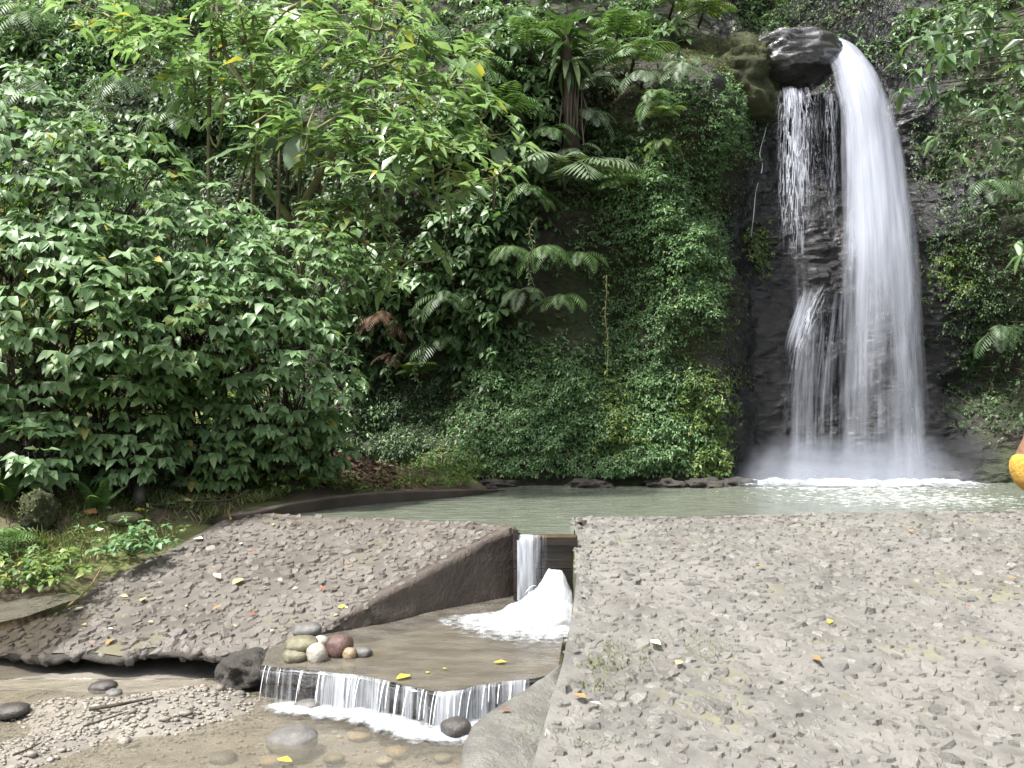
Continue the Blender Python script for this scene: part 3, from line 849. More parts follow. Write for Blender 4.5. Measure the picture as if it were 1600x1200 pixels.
P = patch(LIP, back_line, 90, 60, -0.55)
P[..., 2] += 0.006 * fbm(P[..., 0] * 6, P[..., 1] * 6, 0, 3, 62)
tag(obj('channel_water', tri_mesh('channel_water', P, grid_tris(60, 90), M['channel_water'])), 'shallow brown water in the channel below the weir', 'water', kind='structure')
# rock sill under the lower cascade
sill = np.stack([LIP + np.array([0, 0.10, -0.02]), LIP + np.array([0, 0.0, -0.012]), LIP + np.array([0, -0.015, -0.04]), LIP + np.array([0, 0.02, -0.12]), LIP + np.array([0, 0.0, -0.40])], 0)
sill[1:, :, 1] += 0.03 * fbm(sill[1:, :, 0] * 6, sill[1:, :, 2] * 9, 0, 3, 71)
tag(obj('rock_sill', tri_mesh('rock_sill', sill, grid_tris(5, 120), M['basalt'])), 'dark wet rock sill that the lower cascade spills over', 'rock')
# lower stream
gx = np.linspace(-7.0, 1.0, 120); gy = np.linspace(1.6, 6.1, 80)
X, Y = np.meshgrid(gx, gy)
P = np.stack([X, Y, np.full_like(X, -0.745)], -1)
P[..., 2] += 0.006 * fbm(X * 5, Y * 7, 0, 3, 63)
lipy = np.interp(X, LIP[:, 0], LIP[:, 1], left=5.9, right=4.6)
P[..., 1] = np.minimum(P[..., 1], lipy + 0.02)
tag(obj('stream_water', tri_mesh('stream_water', P, grid_tris(80, 120), M['stream_water'])), 'clear shallow lower stream with stones showing through', 'water', kind='structure')
# side trickle on the left
tr = [onz(-120, 1000, -0.50), onz(-40, 985, -0.48), onz(40, 968, -0.45), onz(95, 948, -0.43), onz(125, 938, -0.42)]
tl = [onz(-120, 945, -0.50), onz(-40, 938, -0.48), onz(40, 930, -0.45), onz(95, 930, -0.43), onz(125, 934, -0.42)]
P = patch(tr, tl, 30, 10); P[..., 2] += 0.02
tag(obj('side_trickle_water', tri_mesh('side_trickle_water', P, grid_tris(10, 30), M['channel_water'])), 'brown trickle running between the bank and the left apron', 'water', kind='structure')

# pool
fx = np.linspace(-2.72, 11.5, 260); 
crest = np.array([p for p in L_top] + [onz(808, 836, 0.0), onz(891, 836, 0.0)] + [p for p in R_top])
near = np.interp(fx, crest[:, 0], crest[:, 1]) - 0.0
near = np.where((fx > 0.06) & (fx < 0.56), 7.50, near)
farl = np.maximum(np.interp(fx, FX, FY) + 1.0, near + 0.2)
kx = kerb_top[:, 0]; ky = kerb_top[:, 1]
farl = np.where(fx < kerb_top[-1, 0], np.interp(fx, kx, ky) + 0.06, farl)
S = np.linspace(0, 1, 170)[:, None]
X = np.repeat(fx[None], 170, 0); Y = near[None] * (1 - S) + farl[None] * S
near_fall = np.exp(-(((X - 5.4) / 3.2) ** 2 + ((Y - 13.9) / 3.0) ** 2))
Zp = 0.010 * fbm(X * 2.2, Y * 3.5, 0, 4, 81) * (0.35 + 1.6 * near_fall) + 0.012 * near_fall * fbm(X * 7, Y * 9, 0, 3, 82)
foam = np.clip(np.exp(-(((X - 5.0) / 2.9) ** 2 + ((Y - 11.2) / 2.6) ** 2)) * 0.8 + 1.0 * np.exp(-(((X - 5.3) / 2.0) ** 2 + ((Y - 13.6) / 0.75) ** 2)), 0, 1.3)
me = tri_mesh('pool_water', np.stack([X, Y, Zp], -1), grid_tris(170, 260), M['pool'], attrs={'foam': foam})
tag(obj('pool_water', me), 'murky green pool under the waterfall', 'water', kind='structure')

# ------------------------------------------------------------------ concrete ledge beside the lower cascade
ledge_t = [onz(868, 1046, -0.50), onz(845, 1063, -0.52), onz(815, 1082, -0.55), onz(770, 1108, -0.58), onz(738, 1132, -0.60), onz(724, 1165, -0.62), onz(718, 1205, -0.64), onz(712, 1270, -0.66)]
ledge_b = [onz(884, 1044, -0.52), onz(879, 1060, -0.53), onz(872, 1085, -0.56), onz(860, 1115, -0.59), onz(850, 1150, -0.62), onz(842, 1180, -0.65), onz(838, 1210, -0.68), onz(836, 1280, -0.72)]
P = patch(ledge_t, ledge_b, 60, 16)
P[..., 2] += 0.03 * np.sin(np.linspace(0, math.pi, 16))[:, None] + 0.012 * fbm(P[..., 0] * 6, P[..., 1] * 6, 0, 4, 91)
skirt = P[0].copy(); skirt[:, 2] = -0.95
skirt[:, :2] += 0.01
V = np.concatenate([skirt[None], P], 0)
tag(obj('concrete_ledge', tri_mesh('concrete_ledge', V, grid_tris(17, 60), M['ledge'])), 'worn concrete ledge between the lower cascade and the right-hand apron', 'ledge')
# ------------------------------------------------------------------ falling water
def fall_sheet(rows, bulge, nu, nv, dens_fn, seed, wob=0.06):
    """rows: (py, left px, right px, depth); returns mesh data of a curved curtain with real depth"""
    rows = np.asarray(rows, float)
    v = np.linspace(0, 1, nv)
    t = np.linspace(0, 1, len(rows))
    # smooth the control columns
    cols = curve_pts(rows, nv)
    u = np.linspace(0, 1, nu)
    P = np.zeros((nv, nu, 3)); D = np.zeros((nv, nu)); UV = np.zeros((nv, nu, 2))
    ln = 0.0
    for i in range(nv):
        py, xl, xr, dp = cols[i]
        a, b = at(xl, py, dp), at(xr, py, dp)
        P[i] = a[None] * (1 - u[:, None]) + b[None] * u[:, None]
        P[i, :, 1] -= bulge * np.sin(u * math.pi)
        if i: ln += np.linalg.norm(P[i, nu // 2] - P[i - 1, nu // 2])
        UV[i, :, 0] = u * 2.2; UV[i, :, 1] = ln
        D[i] = dens_fn(u, (py * np.ones(nu)))
    P[..., 1] += wob * fbm(P[..., 0] * 3.0, P[..., 2] * 0.6, 0, 3, seed)
    return P.reshape(-1, 3), grid_tris(nv, nu), D.ravel(), UV.reshape(-1, 2)

wf = thing('waterfall', 'tall white waterfall plunging over dark rock into the pool', 'waterfall', (5.4, 13.9, 0.0))
wf['kind'] = 'thing'
def wf_part(name, rows, bulge, nu, nv, dens, seed, mat, wob=0.06):
    V, T, D, UV = fall_sheet(rows, bulge, nu, nv, dens, seed, wob)
    o = obj(name, tri_mesh(name, V - np.array([5.4, 13.9, 0.0]), T, mat, attrs={'dens': D}, uv=UV), wf)
    return o
MAIN = [(62, 1252, 1300, 16.4), (74, 1268, 1335, 15.6), (92, 1284, 1354, 15.0), (125, 1294, 1378, 14.6), (200, 1304, 1408, 14.3), (330, 1304, 1434, 14.1), (470, 1296, 1452, 13.95), (600, 1288, 1466, 13.85), (700, 1284, 1474, 13.8), (764, 1282, 1478, 13.78)]
def edge(u, w=0.10): return np.clip(np.minimum(u, 1 - u) / w, 0, 1)
def d_main(u, py):
    q = 0.60 - 0.25 * sstep(260, 620, py)
    q = q + 0.10 * sgauss(u, 0.72, 0.22) * sstep(150, 320, py) - 0.07 * sgauss(u, 0.42, 0.22) * sstep(330, 560, py) + 0.09 * sgauss(u, 0.16, 0.14) * sstep(420, 620, py)
    q = q - 0.10 * sgauss(u, 0.5, 0.2) * sgauss(py, 190, 45)
    return np.maximum(q * (0.2 + 0.8 * np.clip(np.minimum(u / 0.26, (1 - u) / 0.32), 0, 1) ** 0.7) - 0.25 * (1 - edge(u, 0.08)), 0)
wf_part('main_fall', MAIN, 0.30, 70, 130, d_main, 1, M['fall_a'])
wf_part('main_fall', [(a, b + 4, c - 5, d + 0.16) for a, b, c, d in MAIN], 0.26, 60, 110, lambda u, p: np.maximum(d_main(u, p) - 0.03, 0), 2, M['fall_b'])
wf_part('main_fall', [(a, b - 8, c + 6, d + 0.34) for a, b, c, d in MAIN[2:]], 0.2, 60, 110, lambda u, p: np.maximum(d_main(u, p) - 0.14, 0), 3, M['fall_c'])
# side veil from the lower ledge
VEIL = [(139, 1200, 1300, 15.05), (146, 1203, 1306, 14.75), (175, 1208, 1308, 14.6), (260, 1212, 1310, 14.45), (360, 1208, 1312, 14.35), (440, 1212, 1312, 14.22), (470, 1212, 1312, 14.2)]
def d_veil(u, py):
    q = 0.27 + 0.26 * sgauss(u, 0.30 + 0.0004 * (py - 140), 0.11) + 0.10 * sgauss(u, 0.9, 0.12) + 0.10 * sgauss(py, 150, 14) - 0.10 * sstep(230, 330, py) - 0.2 * sstep(380, 440, py)
    return np.maximum(q * (0.3 + 0.7 * edge(u, 0.08)), 0)
wf_part('side_veil', VEIL, 0.12, 60, 80, lambda u, p: 0.75 * d_veil(u, p), 4, M['fall_c'])
wf_part('rivulets', [(138, 1196, 1316, 15.0), (146, 1198, 1318, 14.72), (200, 1200, 1318, 14.55), (300, 1200, 1318, 14.4), (430, 1198, 1318, 14.2), (520, 1196, 1318, 14.1)], 0.12, 60, 80, lambda u, p: (0.30 + 0.38 * sgauss(u, 0.33, 0.16) + 0.2 * sgauss(u, 0.9, 0.15)) * edge(u, 0.14) * sstep(520, 250, p) * sstep(136, 152, p), 9, M['lace'])
wf_part('rivulets', [(395, 1298, 1330, 14.15), (450, 1264, 1330, 13.98), (520, 1228, 1330, 13.88), (610, 1206, 1330, 13.8), (700, 1196, 1330, 13.75), (764, 1192, 1330, 13.7)], 0.12, 60, 80, lambda u, p: (0.25 + 0.42 * sgauss(u, 0.2, 0.16) * sgauss(p, 500, 50)) * edge(u, 0.2) * sstep(400, 470, p), 10, M['lace'])
LOWV = [(400, 1268, 1320, 14.2), (440, 1252, 1322, 14.05), (480, 1236, 1322, 13.95), (540, 1216, 1318, 13.92), (620, 1204, 1312, 13.9), (700, 1200, 1308, 13.88), (762, 1198, 1306, 13.86)]
def d_low(u, py):
    q = 0.26 * sstep(400, 470, py) + 0.24 * sgauss(u, 0.14, 0.14) * sgauss(py, 500, 45) + 0.12 * sgauss(u, 0.8, 0.2) * sstep(400, 470, py) - 0.06 * sstep(560, 680, py)
    return np.maximum(q * (0.3 + 0.7 * edge(u, 0.1)), 0)
wf_part('lower_veil', LOWV, 0.15, 60, 80, d_low, 5, M['fall_b'])
wf_part('side_mist', [(150, 1204, 1320, 14.9), (250, 1204, 1320, 14.45), (400, 1206, 1320, 14.2), (560, 1204, 1320, 13.9), (764, 1198, 1320, 13.72)], 0.1, 50, 80, lambda u, p: 0.27 * edge(u, 0.35) * (1 - 0.3 * sgauss(p, 400, 60)) * sstep(145, 190, p), 12, M['fall_a'])
# single strands of water, each a thin tapering ribbon of drops
def strands(spec, seed, w0, w1, nseg=9):
    rng = np.random.default_rng(seed)
    s = Soup()
    for (x0, y0, x1, y1, d0, d1, n) in spec:
        for k in range(n):
            f = rng.random(); a = rng.uniform(0, 0.75); ln = rng.uniform(0.08, 0.3)
            top = at(x0 + (x1 - x0) * f, y0 + (y1 - y0) * a, d0 + (d1 - d0) * a - 0.34 * math.sin(math.pi * f) - rng.uniform(0, 0.1))
            bot = at(x0 + (x1 - x0) * f + rng.normal() * 4, y0 + (y1 - y0) * min(1, a + ln), d0 + (d1 - d0) * min(1, a + ln) - 0.36 * math.sin(math.pi * f) - rng.uniform(0, 0.1))
            c = top[None] * (1 - np.linspace(0, 1, nseg)[:, None]) + bot[None] * np.linspace(0, 1, nseg)[:, None]
            c[:, 0] += 0.012 * np.cumsum(rng.normal(size=nseg)) * 0.5
            s.tube(c, rng.uniform(w0, w1) * np.sin(np.linspace(0.1, math.pi - 0.1, nseg)) ** 0.7, 4)
    return s
g = N('water_drops')
g.p.inputs['Base Color'].default_value = (0.85, 0.88, 0.92, 1); g.p.inputs['Roughness'].default_value = 0.35
M['drops'] = g.m
sp = [(1310, 250, 1420, 740, 14.2, 13.8, 30), (1300, 420, 1465, 740, 14.0, 13.8, 34)]
wf_part('outer_veil', [(a, b - 14, c + 10, d + 0.05) for a, b, c, d in MAIN[3:]], 0.36, 60, 100, lambda u, p: np.maximum(0.24 * edge(u, 0.2) * sstep(150, 420, p), 0), 6, M['fall_b'])
wf_part('lower_veil', [(430, 1250, 1330, 14.05), (480, 1228, 1330, 13.95), (560, 1212, 1330, 13.8), (660, 1202, 1330, 13.7), (764, 1198, 1330, 13.65)], 0.1, 50, 60, lambda u, p: 0.28 * edge(u, 0.25) * sstep(430, 520, p), 8, M['fall_a'])
# thin rill on the bare rock left of the fall
pts = [hit(x, y) + np.array([0, -0.05, 0]) for x, y in ((1203, 150), (1196, 200), (1186, 240), (1190, 262), (1180, 300), (1176, 340), (1172, 372))]
s = Soup(); s.tube(curve_pts(pts, 40), 0.002 + 0.0045 * np.abs(np.sin(np.linspace(0, 14, 40))), 5)
tag(obj('water_rill', s.mesh('water_rill', M['drops'])), 'thin white rill of water down the bare rock beside the waterfall', 'water rill')

def foam_patch(name, line, width, hgt, seed, label, parent=None, back=0.5, dens0=0.55):
    """churning foam along a line: a lumpy low mound"""
    line = np.asarray(line, float); n = len(line)
    m = 22
    tan = norm(np.gradient(line, axis=0)); nr = norm(np.stack([tan[:, 1], -tan[:, 0], np.zeros(n)], -1))
    w = np.linspace(-back, 1, m)
    P = line[None] + nr[None] * (w[:, None, None] * np.broadcast_to(width, (n,))[None, :, None])
    e = np.exp(-(w * 1.6) ** 2)[:, None] * np.sin(np.linspace(0.15, math.pi - 0.15, n))[None] ** 0.5
    lump = 0.55 + 0.6 * fbm(P[..., 0] * 7, P[..., 1] * 7, 0, 4, seed)
    P[..., 2] += 0.004 + hgt * np.clip(e * lump, 0, 2)
    dens = dens0 * np.clip(1.08 - np.abs(w)[:, None] ** 1.2 * np.ones(n)[None], 0, 1) * np.clip(np.sin(np.linspace(0.0, math.pi, n)) * 3, 0, 1)[None]
    return P.reshape(-1, 3), grid_tris(m, n), dens.ravel()
for k, (dd, q) in enumerate(((13.7, 0.42), (13.5, 0.36), (13.25, 0.26))):
    wf_part('mist', [(640 + 20 * k, 1180, 1500, dd + 0.05), (690, 1160, 1520, dd), (730, 1140, 1540, dd), (764, 1120, 1560, dd)], 0.2, 40, 24, lambda u, p: q * sstep(640, 750, p) * edge(u, 0.3), 30 + k, M['mist'])
base = curve_pts([onz(1130, 757, 0.0), onz(1200, 758, 0.0), onz(1290, 760, 0.0), onz(1400, 760, 0.0), onz(1470, 759, 0.0), onz(1540, 758, 0.0)], 90)
base[:, 1] += 0.12 * fbm(base[:, 0] * 2.5, base[:, 0] * 0, 0, 3, 6)
V, T, D = foam_patch('f', base, 0.75, 0.15, 4, '', back=0.7, dens0=0.56)
o = obj('splash_foam', tri_mesh('splash_foam', V - np.array([5.4, 13.9, 0.0]), T, M['foam'], attrs={'dens': D}), wf)

# weir in the notch: timber board, water over it, the gush below
wa, wb = onz(808, 836, 0.0), onz(891, 836, 0.0)
def box(c0, c1):
    x0, y0, z0 = c0; x1, y1, z1 = c1
    V = [(x0, y0, z0), (x1, y0, z0), (x1, y1, z0), (x0, y1, z0), (x0, y0, z1), (x1, y0, z1), (x1, y1, z1), (x0, y1, z1)]
    Q = [(0, 3, 2, 1), (4, 5, 6, 7), (0, 1, 5, 4), (1, 2, 6, 5), (2, 3, 7, 6), (3, 0, 4, 7)]
    return V, [t for q in Q for t in ((q[0], q[1], q[2]), (q[0], q[2], q[3]))]
wy = wa[1]
wr = thing('weir_gate', 'dark timber weir gate closing the notch between the two stone aprons', 'weir gate', (0.3, wy, -0.6))
org = np.array([0.3, wy, -0.6])
for zz, z2, nm in ((-0.085, -0.006, 'top_board'), (-0.28, -0.09, 'board'), (-0.48, -0.285, 'board'), (-0.75, -0.485, 'board')):
    V, T = box((wa[0] - 0.03, wy + (0.0 if nm == 'top_board' else 0.03), zz), (wb[0] + 0.06, wy + 0.07, z2))
    obj(nm, tri_mesh(nm, np.array(V) - org, T, M['timber'], False), wr)
V, T = box((wa[0] + 0.12, wy - 0.003, -0.02), (wb[0] + 0.05, wy + 0.02, -0.003))
obj('algae_strip', tri_mesh('algae_strip', np.array(V) - org, T, M['algae'], False), wr)
V, T = box((wa[0] - 0.035, wy - 0.05, -0.20), (wa[0] + 0.012, wy + 0.10, 0.035))
obj('post', tri_mesh('post', np.array(V) - org, T, M['timber'], False), wr)

wc = thing('weir_cascade', 'white water spilling over the weir gate and fanning into the channel', 'cascade', (0.3, wy - 0.4, -0.55))
org = np.array([0.3, wy - 0.4, -0.55])
def spill(x0, x1, zt, zb, yt, out, nu, nv, dens, mat, name, parent, org, seed=0, zline=None, yline=None):
    u = np.linspace(0, 1, nu); v = np.linspace(0, 1, nv)
    U, Vv = np.meshgrid(u, v)
    X = x0 + (x1 - x0) * U
    tfall = Vv
    Z = zt + (zb - zt) * tfall ** 1.6
    Yy = yt - out * (0.25 * np.minimum(1, Vv * 6) + 0.75 * Vv)
    Yy = Yy + 0.02 * fbm(X * 16, Z * 3, 0, 3, seed)
    P = np.stack([X, Yy, Z], -1)
    o = obj(name, tri_mesh(name, P.reshape(-1, 3) - org, grid_tris(nv, nu), mat, attrs={'dens': dens(U, Vv).ravel()}, uv=np.stack([X, Vv * abs(zt - zb)], -1).reshape(-1, 2)), parent)
    return o
spill(wa[0] + 0.0, wb[0] + 0.02, 0.004, -0.52, wy - 0.004, 0.10, 60, 26, lambda u, v: 0.24 * sstep(0.40, 0.16, u) + 0.20 * sstep(0.62, 0.34, u) * (1 - 0.4 * v) + 0.17, M['weir_water'], 'spill_sheet', wc, org, 1)
spill(wa[0] - 0.01, wa[0] + 0.17, 0.008, -0.55, wy - 0.03, 0.16, 30, 26, lambda u, v: 0.25 * edge(u, 0.3) - 0.06 * v + 0.02, M['weir_water'], 'spill_sheet', wc, org, 2)
# gush: fan of foam running down a step of rock from the gate into the channel
nt, nw = 60, 50
tt_ = np.linspace(0, 1, nt)
ctr = curve_pts([at(868, 880, wy - 0.10), at(862, 900, wy - 0.20), at(848, 925, wy - 0.42), at(830, 955, wy - 0.80), at(812, 990, wy - 1.25)], nt)
hw = np.interp(tt_, [0, 0.2, 0.45, 0.7, 1], [0.12, 0.18, 0.32, 0.50, 0.52])
uu = np.linspace(-1, 1, nw)
P = np.zeros((nt, nw, 3))
P[..., 0] = np.minimum(ctr[:, 0][:, None] + hw[:, None] * uu[None], wb[0] - 0.0 + 0 * uu[None])
P[..., 1] = ctr[:, 1][:, None]
ztop = np.interp(tt_, [0, 0.15, 0.4, 0.7, 1], [-0.27, -0.32, -0.45, -0.525, -0.543])
P[..., 2] = ztop[:, None] - 0.30 * (1 - tt_)[:, None] * np.clip(np.abs(uu)[None] - 0.45, 0, 1) ** 1.2
P[..., 2] += 0.035 * fbm(P[..., 0] * 9, P[..., 1] * 4, 0, 4, 77, 0.55)
P[..., 2] = np.maximum(P[..., 2], -0.552)
dn = 0.62 * np.clip(1.0 - np.abs(uu)[None] ** 2.2, 0, 1) * np.clip((1.0 - tt_[:, None] ** 3) * 1.2, 0, 1) + 0.03
obj('gush', tri_mesh('gush', P.reshape(-1, 3) - org, grid_tris(nt, nw)[:, ::-1], M['gush'], attrs={'dens': dn.ravel()}, uv=np.stack([np.repeat(uu[None], nt, 0), np.repeat((tt_ * 1.4)[:, None], nw, 1)], -1).reshape(-1, 2)), wc)
P2 = P - np.array([0, -0.03, 0.05])
obj('gush', tri_mesh('gush', P2.reshape(-1, 3) - org, grid_tris(nt, nw)[:, ::-1], M['foam'], attrs={'dens': np.clip(dn.ravel() - 0.05, 0, 1)}), wc)
s = Soup(); rng = np.random.default_rng(12)
for k in range(3):
    i, j = rng.integers(5, nt - 8), rng.integers(3, nw - 3)
    p = P[i, j]; q = P[min(nt - 1, i + 7), j]
    c = p[None] * (1 - np.linspace(0, 1, 6)[:, None]) + q[None] * np.linspace(0, 1, 6)[:, None]
    c[:, 2] += 0.03 * np.sin(np.linspace(0, math.pi, 6)) + rng.uniform(0, 0.02)
    c[:, 0] += (c[:, 0] - 0.45) * 0.1 * np.linspace(0, 1, 6)
    s.tube(c, rng.uniform(0.002, 0.004) * np.sin(np.linspace(0.2, 2.9, 6)), 4)
o = obj('spray', s.mesh('spray', M['drops'], origin=org), wc); tag(o, kind='stuff')

cl = curve_pts([onz(735, 968, -0.55), onz(770, 985, -0.55), onz(815, 997, -0.55), onz(860, 1000, -0.55), onz(892, 990, -0.55)], 60)
cl[:, 1] += 0.25
V, T, D = foam_patch('f', cl, 0.55, 0.03, 44, '', back=0.9, dens0=0.50)
obj('churn_foam', tri_mesh('churn_foam', V - org, T, M['foam'], attrs={'dens': D}), wc)

# lower cascade over the sill
lc = thing('lower_cascade', 'low wide curtain of white water spilling into the lower stream', 'cascade', LIP[60])
org = LIP[60]
n = len(LIP); nv = 16
P = np.zeros((nv, n, 3))
nrm = np.array([0, -1, 0])
for i, v in enumerate(np.linspace(0, 1, nv)):
    P[i] = LIP + np.array([0, -0.018 - 0.075 * v, 0]); P[i, :, 2] = -0.545 - 0.205 * v ** 1.8
P[..., 1] += 0.012 * fbm(P[..., 0] * 22, P[..., 2] * 3, 0, 3, 5)
cum = np.concatenate([[0], np.cumsum(np.linalg.norm(np.diff(LIP, axis=0), axis=1))])
UV = np.stack([np.repeat(cum[None], nv, 0), np.repeat(np.linspace(0, 0.2, nv)[:, None], n, 1)], -1)
fl = np.linspace(0, 1, n)[None]
dn = (0.31 + 0.18 * fbm(fl * 14, np.zeros_like(fl), 0, 3, 8) + 0.06 * sstep(0.45, 0.7, fl)) * np.clip(fl * 25, 0, 1) * np.clip((1 - fl) * 9, 0, 1) + 0 * np.linspace(0, 1, nv)[:, None]
obj('curtain', tri_mesh('curtain', P.reshape(-1, 3) - org, grid_tris(nv, n), M['cascade'], attrs={'dens': dn.ravel()}, uv=UV.reshape(-1, 2)), lc)
s = Soup(); rng = np.random.default_rng(5)
for k in range(40):
    i = rng.integers(2, n - 8)
    p = LIP[i] + (LIP[i + 1] - LIP[i]) * rng.random()
    v = np.linspace(rng.uniform(0, 0.2), rng.uniform(0.6, 1.0), 7)
    c = np.stack([p[0] + rng.normal() * 0.008 * v - 0.02 * v, p[1] - 0.03 - 0.085 * v, -0.543 - 0.205 * v ** 1.8], -1)
    s.tube(c, rng.uniform(0.001, 0.003) * np.ones(7), 4)
o = obj('water_strands', s.mesh('water_strands', M['drops'], origin=org), lc); tag(o, kind='stuff')
fl_ = LIP[3:-7] + np.array([0, -0.15, 0]); fl_[:, 2] = -0.74
V, T, D = foam_patch('f', fl_, np.interp(np.linspace(0, 1, len(fl_)), [0, 0.3, 0.7, 1], [0.13, 0.16, 0.22, 0.12]), 0.045, 24, '', back=0.75, dens0=0.66)
obj('churn_foam', tri_mesh('churn_foam', V - org, T, M['foam'], attrs={'dens': D}), lc)

# ------------------------------------------------------------------ rocks, gravel
def boulder(label, c, r, mat, seed, name='boulder', group=None, cat='rock', amp=0.22, sub=3, freq=1.3):
    bm = bmesh.new(); bmesh.ops.create_icosphere(bm, subdivisions=sub, radius=1.0)
    V = np.array([v.co[:] for v in bm.verts]); T = np.array([[v.index for v in f.verts] for f in bm.faces]); bm.free()
    k = 1 + amp * fbm(V[:, 0] * freq + seed * 3.1, V[:, 1] * freq, V[:, 2] * freq + seed, 5, seed, 0.55) - amp * 0.5 * np.abs(fbm(V[:, 0] * freq * 2.3 + seed, V[:, 1] * freq * 2.3, V[:, 2] * freq * 4, 3, seed + 5))
    k = k + (0.05 * fbm(V[:, 0] * 5 + seed, V[:, 1] * 5, V[:, 2] * 11, 4, seed + 9, 0.6) if sub >= 4 else 0)
    V = V * k[:, None]
    V = np.sign(V) * np.abs(V) ** 0.9 * np.asarray(r)
    a = seed * 1.7
    Rz = np.array([[math.cos(a * 0.15), -math.sin(a * 0.15), 0], [math.sin(a * 0.15), math.cos(a * 0.15), 0], [0, 0, 1]])
    o = obj(name, tri_mesh(name, V @ Rz.T, T, mat), None, c)
    return tag(o, label, cat, group)
ZC = -0.53
def rock_px(label, px, py, wpx, hpx, z, mat, seed, depth=1.0, **kw):
    b = onz(px, py + hpx * 0.35, z)           # where it rests
    s = b[1] / F
    r = np.array([wpx * 0.5 * s, wpx * 0.5 * s * depth, hpx * 0.55 * s])
    return boulder(label, b + np.array([0, r[1] * 0.3, r[2] * 0.55]), r, mat, seed, **kw)
gr = 'river stones heaped on the lip of the channel'
rock_px('flat olive stone topmost in the heap on the channel lip', 470, 1008, 54, 24, -0.50, M['b_olive'], 1, group=gr)
rock_px('mossy olive stone lowest on the left of the lip heap', 460, 1026, 38, 22, -0.55, M['b_olive'], 2, group=gr)
rock_px('pale round stone in the middle of the lip heap', 493, 1022, 32, 32, -0.55, M['b_pale'], 3, group=gr)
rock_px('small pale stone tucked behind the round pale one', 500, 1004, 26, 20, -0.54, M['b_pale'], 4, group=gr)
rock_px('reddish brown round boulder at the end of the lip heap', 529, 1010, 42, 36, -0.54, M['b_red'], 5, group=gr)
rock_px('small tan stone leaning on the reddish boulder', 546, 1022, 22, 20, -0.55, M['b_tan'], 6, group=gr)
rock_px('small broken grey stone at the water side of the lip heap', 566, 1020, 30, 16, -0.55, M['b_grey'], 7, group=gr)
rock_px('dark lump of broken masonry beside the start of the lower cascade', 385, 1050, 100, 58, -0.74, M['shaded_mud'], 8, amp=0.6, freq=1.8, sub=4)
rock_px('rounded grey slab leaning against the apron above the lip heap', 478, 985, 46, 22, -0.50, M['b_grey'], 18)
rock_px('smooth dark stone at the right end of the churning foam', 712, 1138, 46, 26, -0.72, M['b_dark'], 9)
rock_px('large grey stone half under the lower stream', 455, 1160, 80, 34, -0.80, M['b_grey'], 10)
rock_px('grey stone breaking the foam below the cascade', 478, 1104, 40, 16, -0.75, M['b_grey'], 11)
rng = np.random.default_rng(17)
und = 'stones lying under the shallow lower stream'
for k, (x, y, w, h, m, lab) in enumerate([(620, 1175, 36, 14, 'b_tan', 'tan flat stone under the lower stream close to the ledge'), (600, 1190, 28, 10, 'b_pale', 'pale oval stone under the lower stream, lowest in view'), (560, 1150, 40, 14, 'b_tan', 'wide tan stone under the water below the cascade foam'),
                                    (520, 1186, 34, 12, 'b_olive', 'olive stone under the lower stream beside the large grey one'), (380, 1120, 40, 12, 'b_olive', 'olive slab in the shallows next to the gravel bar'), (345, 1185, 44, 16, 'b_grey', 'grey slab in the shallows in the bottom left part'),
                                    (660, 1150, 30, 12, 'b_grey', 'small grey stone under the water by the concrete ledge'), (420, 1190, 36, 12, 'b_tan', 'tan stone under the water left of the large grey stone'), (350, 1110, 26, 10, 'b_pale', 'pale stone at the wet edge of the gravel bar'), (690, 1185, 30, 10, 'b_olive', 'olive stone under the water against the ledge foot')]):
    rock_px(lab, x, y, w, h, -0.825, M[m], 40 + k, group=und, name='river_stone', sub=2)
rock_px('dark stone standing in the shadow under the broken apron edge', 158, 1074, 40, 18, -0.76, M['b_dark'], 61)
rock_px('small grey stone at the foot of the broken apron edge', 176, 1085, 26, 14, -0.76, M['b_grey'], 62)
rock_px('low dark stone in the bright shallows by the left frame edge', 15, 1112, 50, 20, -0.73, M['b_dark'], 63)

ICO = []
for k in range(4):
    bm = bmesh.new(); bmesh.ops.create_icosphere(bm, subdivisions=1, radius=1.0)
    V = np.array([v.co[:] for v in bm.verts]); T = np.array([[v.index for v in f.verts] for f in bm.faces]); bm.free()
    V = V * np.random.default_rng(k).uniform(0.6, 1.2, (len(V), 1)) * np.array([1, 0.75, 0.5]); ICO.append((V, T))
# individual pebbles that can be told apart on the gravel bar, then the gravel
def scatter_pebbles(n, smin, smax, seed, fn):
    rng = np.random.default_rng(seed); out = []
    while len(out) < n:
        x, y = rng.uniform(-5, 0.2), rng.uniform(3.0, 6.1)
        z = float(bed_z(np.array(x), np.array(y)))
        if y > np.interp(x, LIP[:, 0], LIP[:, 1], left=6.0, right=4.5) - 0.05: continue
        if rng.random() > fn(x, y, z): continue
        out.append((x, y, z, smin + (smax - smin) * rng.random() ** 2.2, rng.uniform(0, 6.28), rng.integers(4)))
    return out
def in_bar(x, y, z): return 1.0 if z > -0.775 else 0.2
s = [Soup(), ]
for (x, y, z, r, a, t) in scatter_pebbles(6500, 0.006, 0.026, 2, in_bar):
    rot = np.array([[math.cos(a), -math.sin(a), 0], [math.sin(a), math.cos(a), 0], [0, 0, 1]])
    s[0].many(ICO[t][0], ICO[t][1], [(x, y, z + r * 0.15)], rot[None], np.array([r]))
tag(obj('gravel', s[0].mesh('gravel', M['pebble'])), 'gravel and small pebbles in and beside the lower stream', 'gravel', kind='stuff')
pm = [tri_mesh('pebble', v, t, M['pebble']) for v, t in ICO]
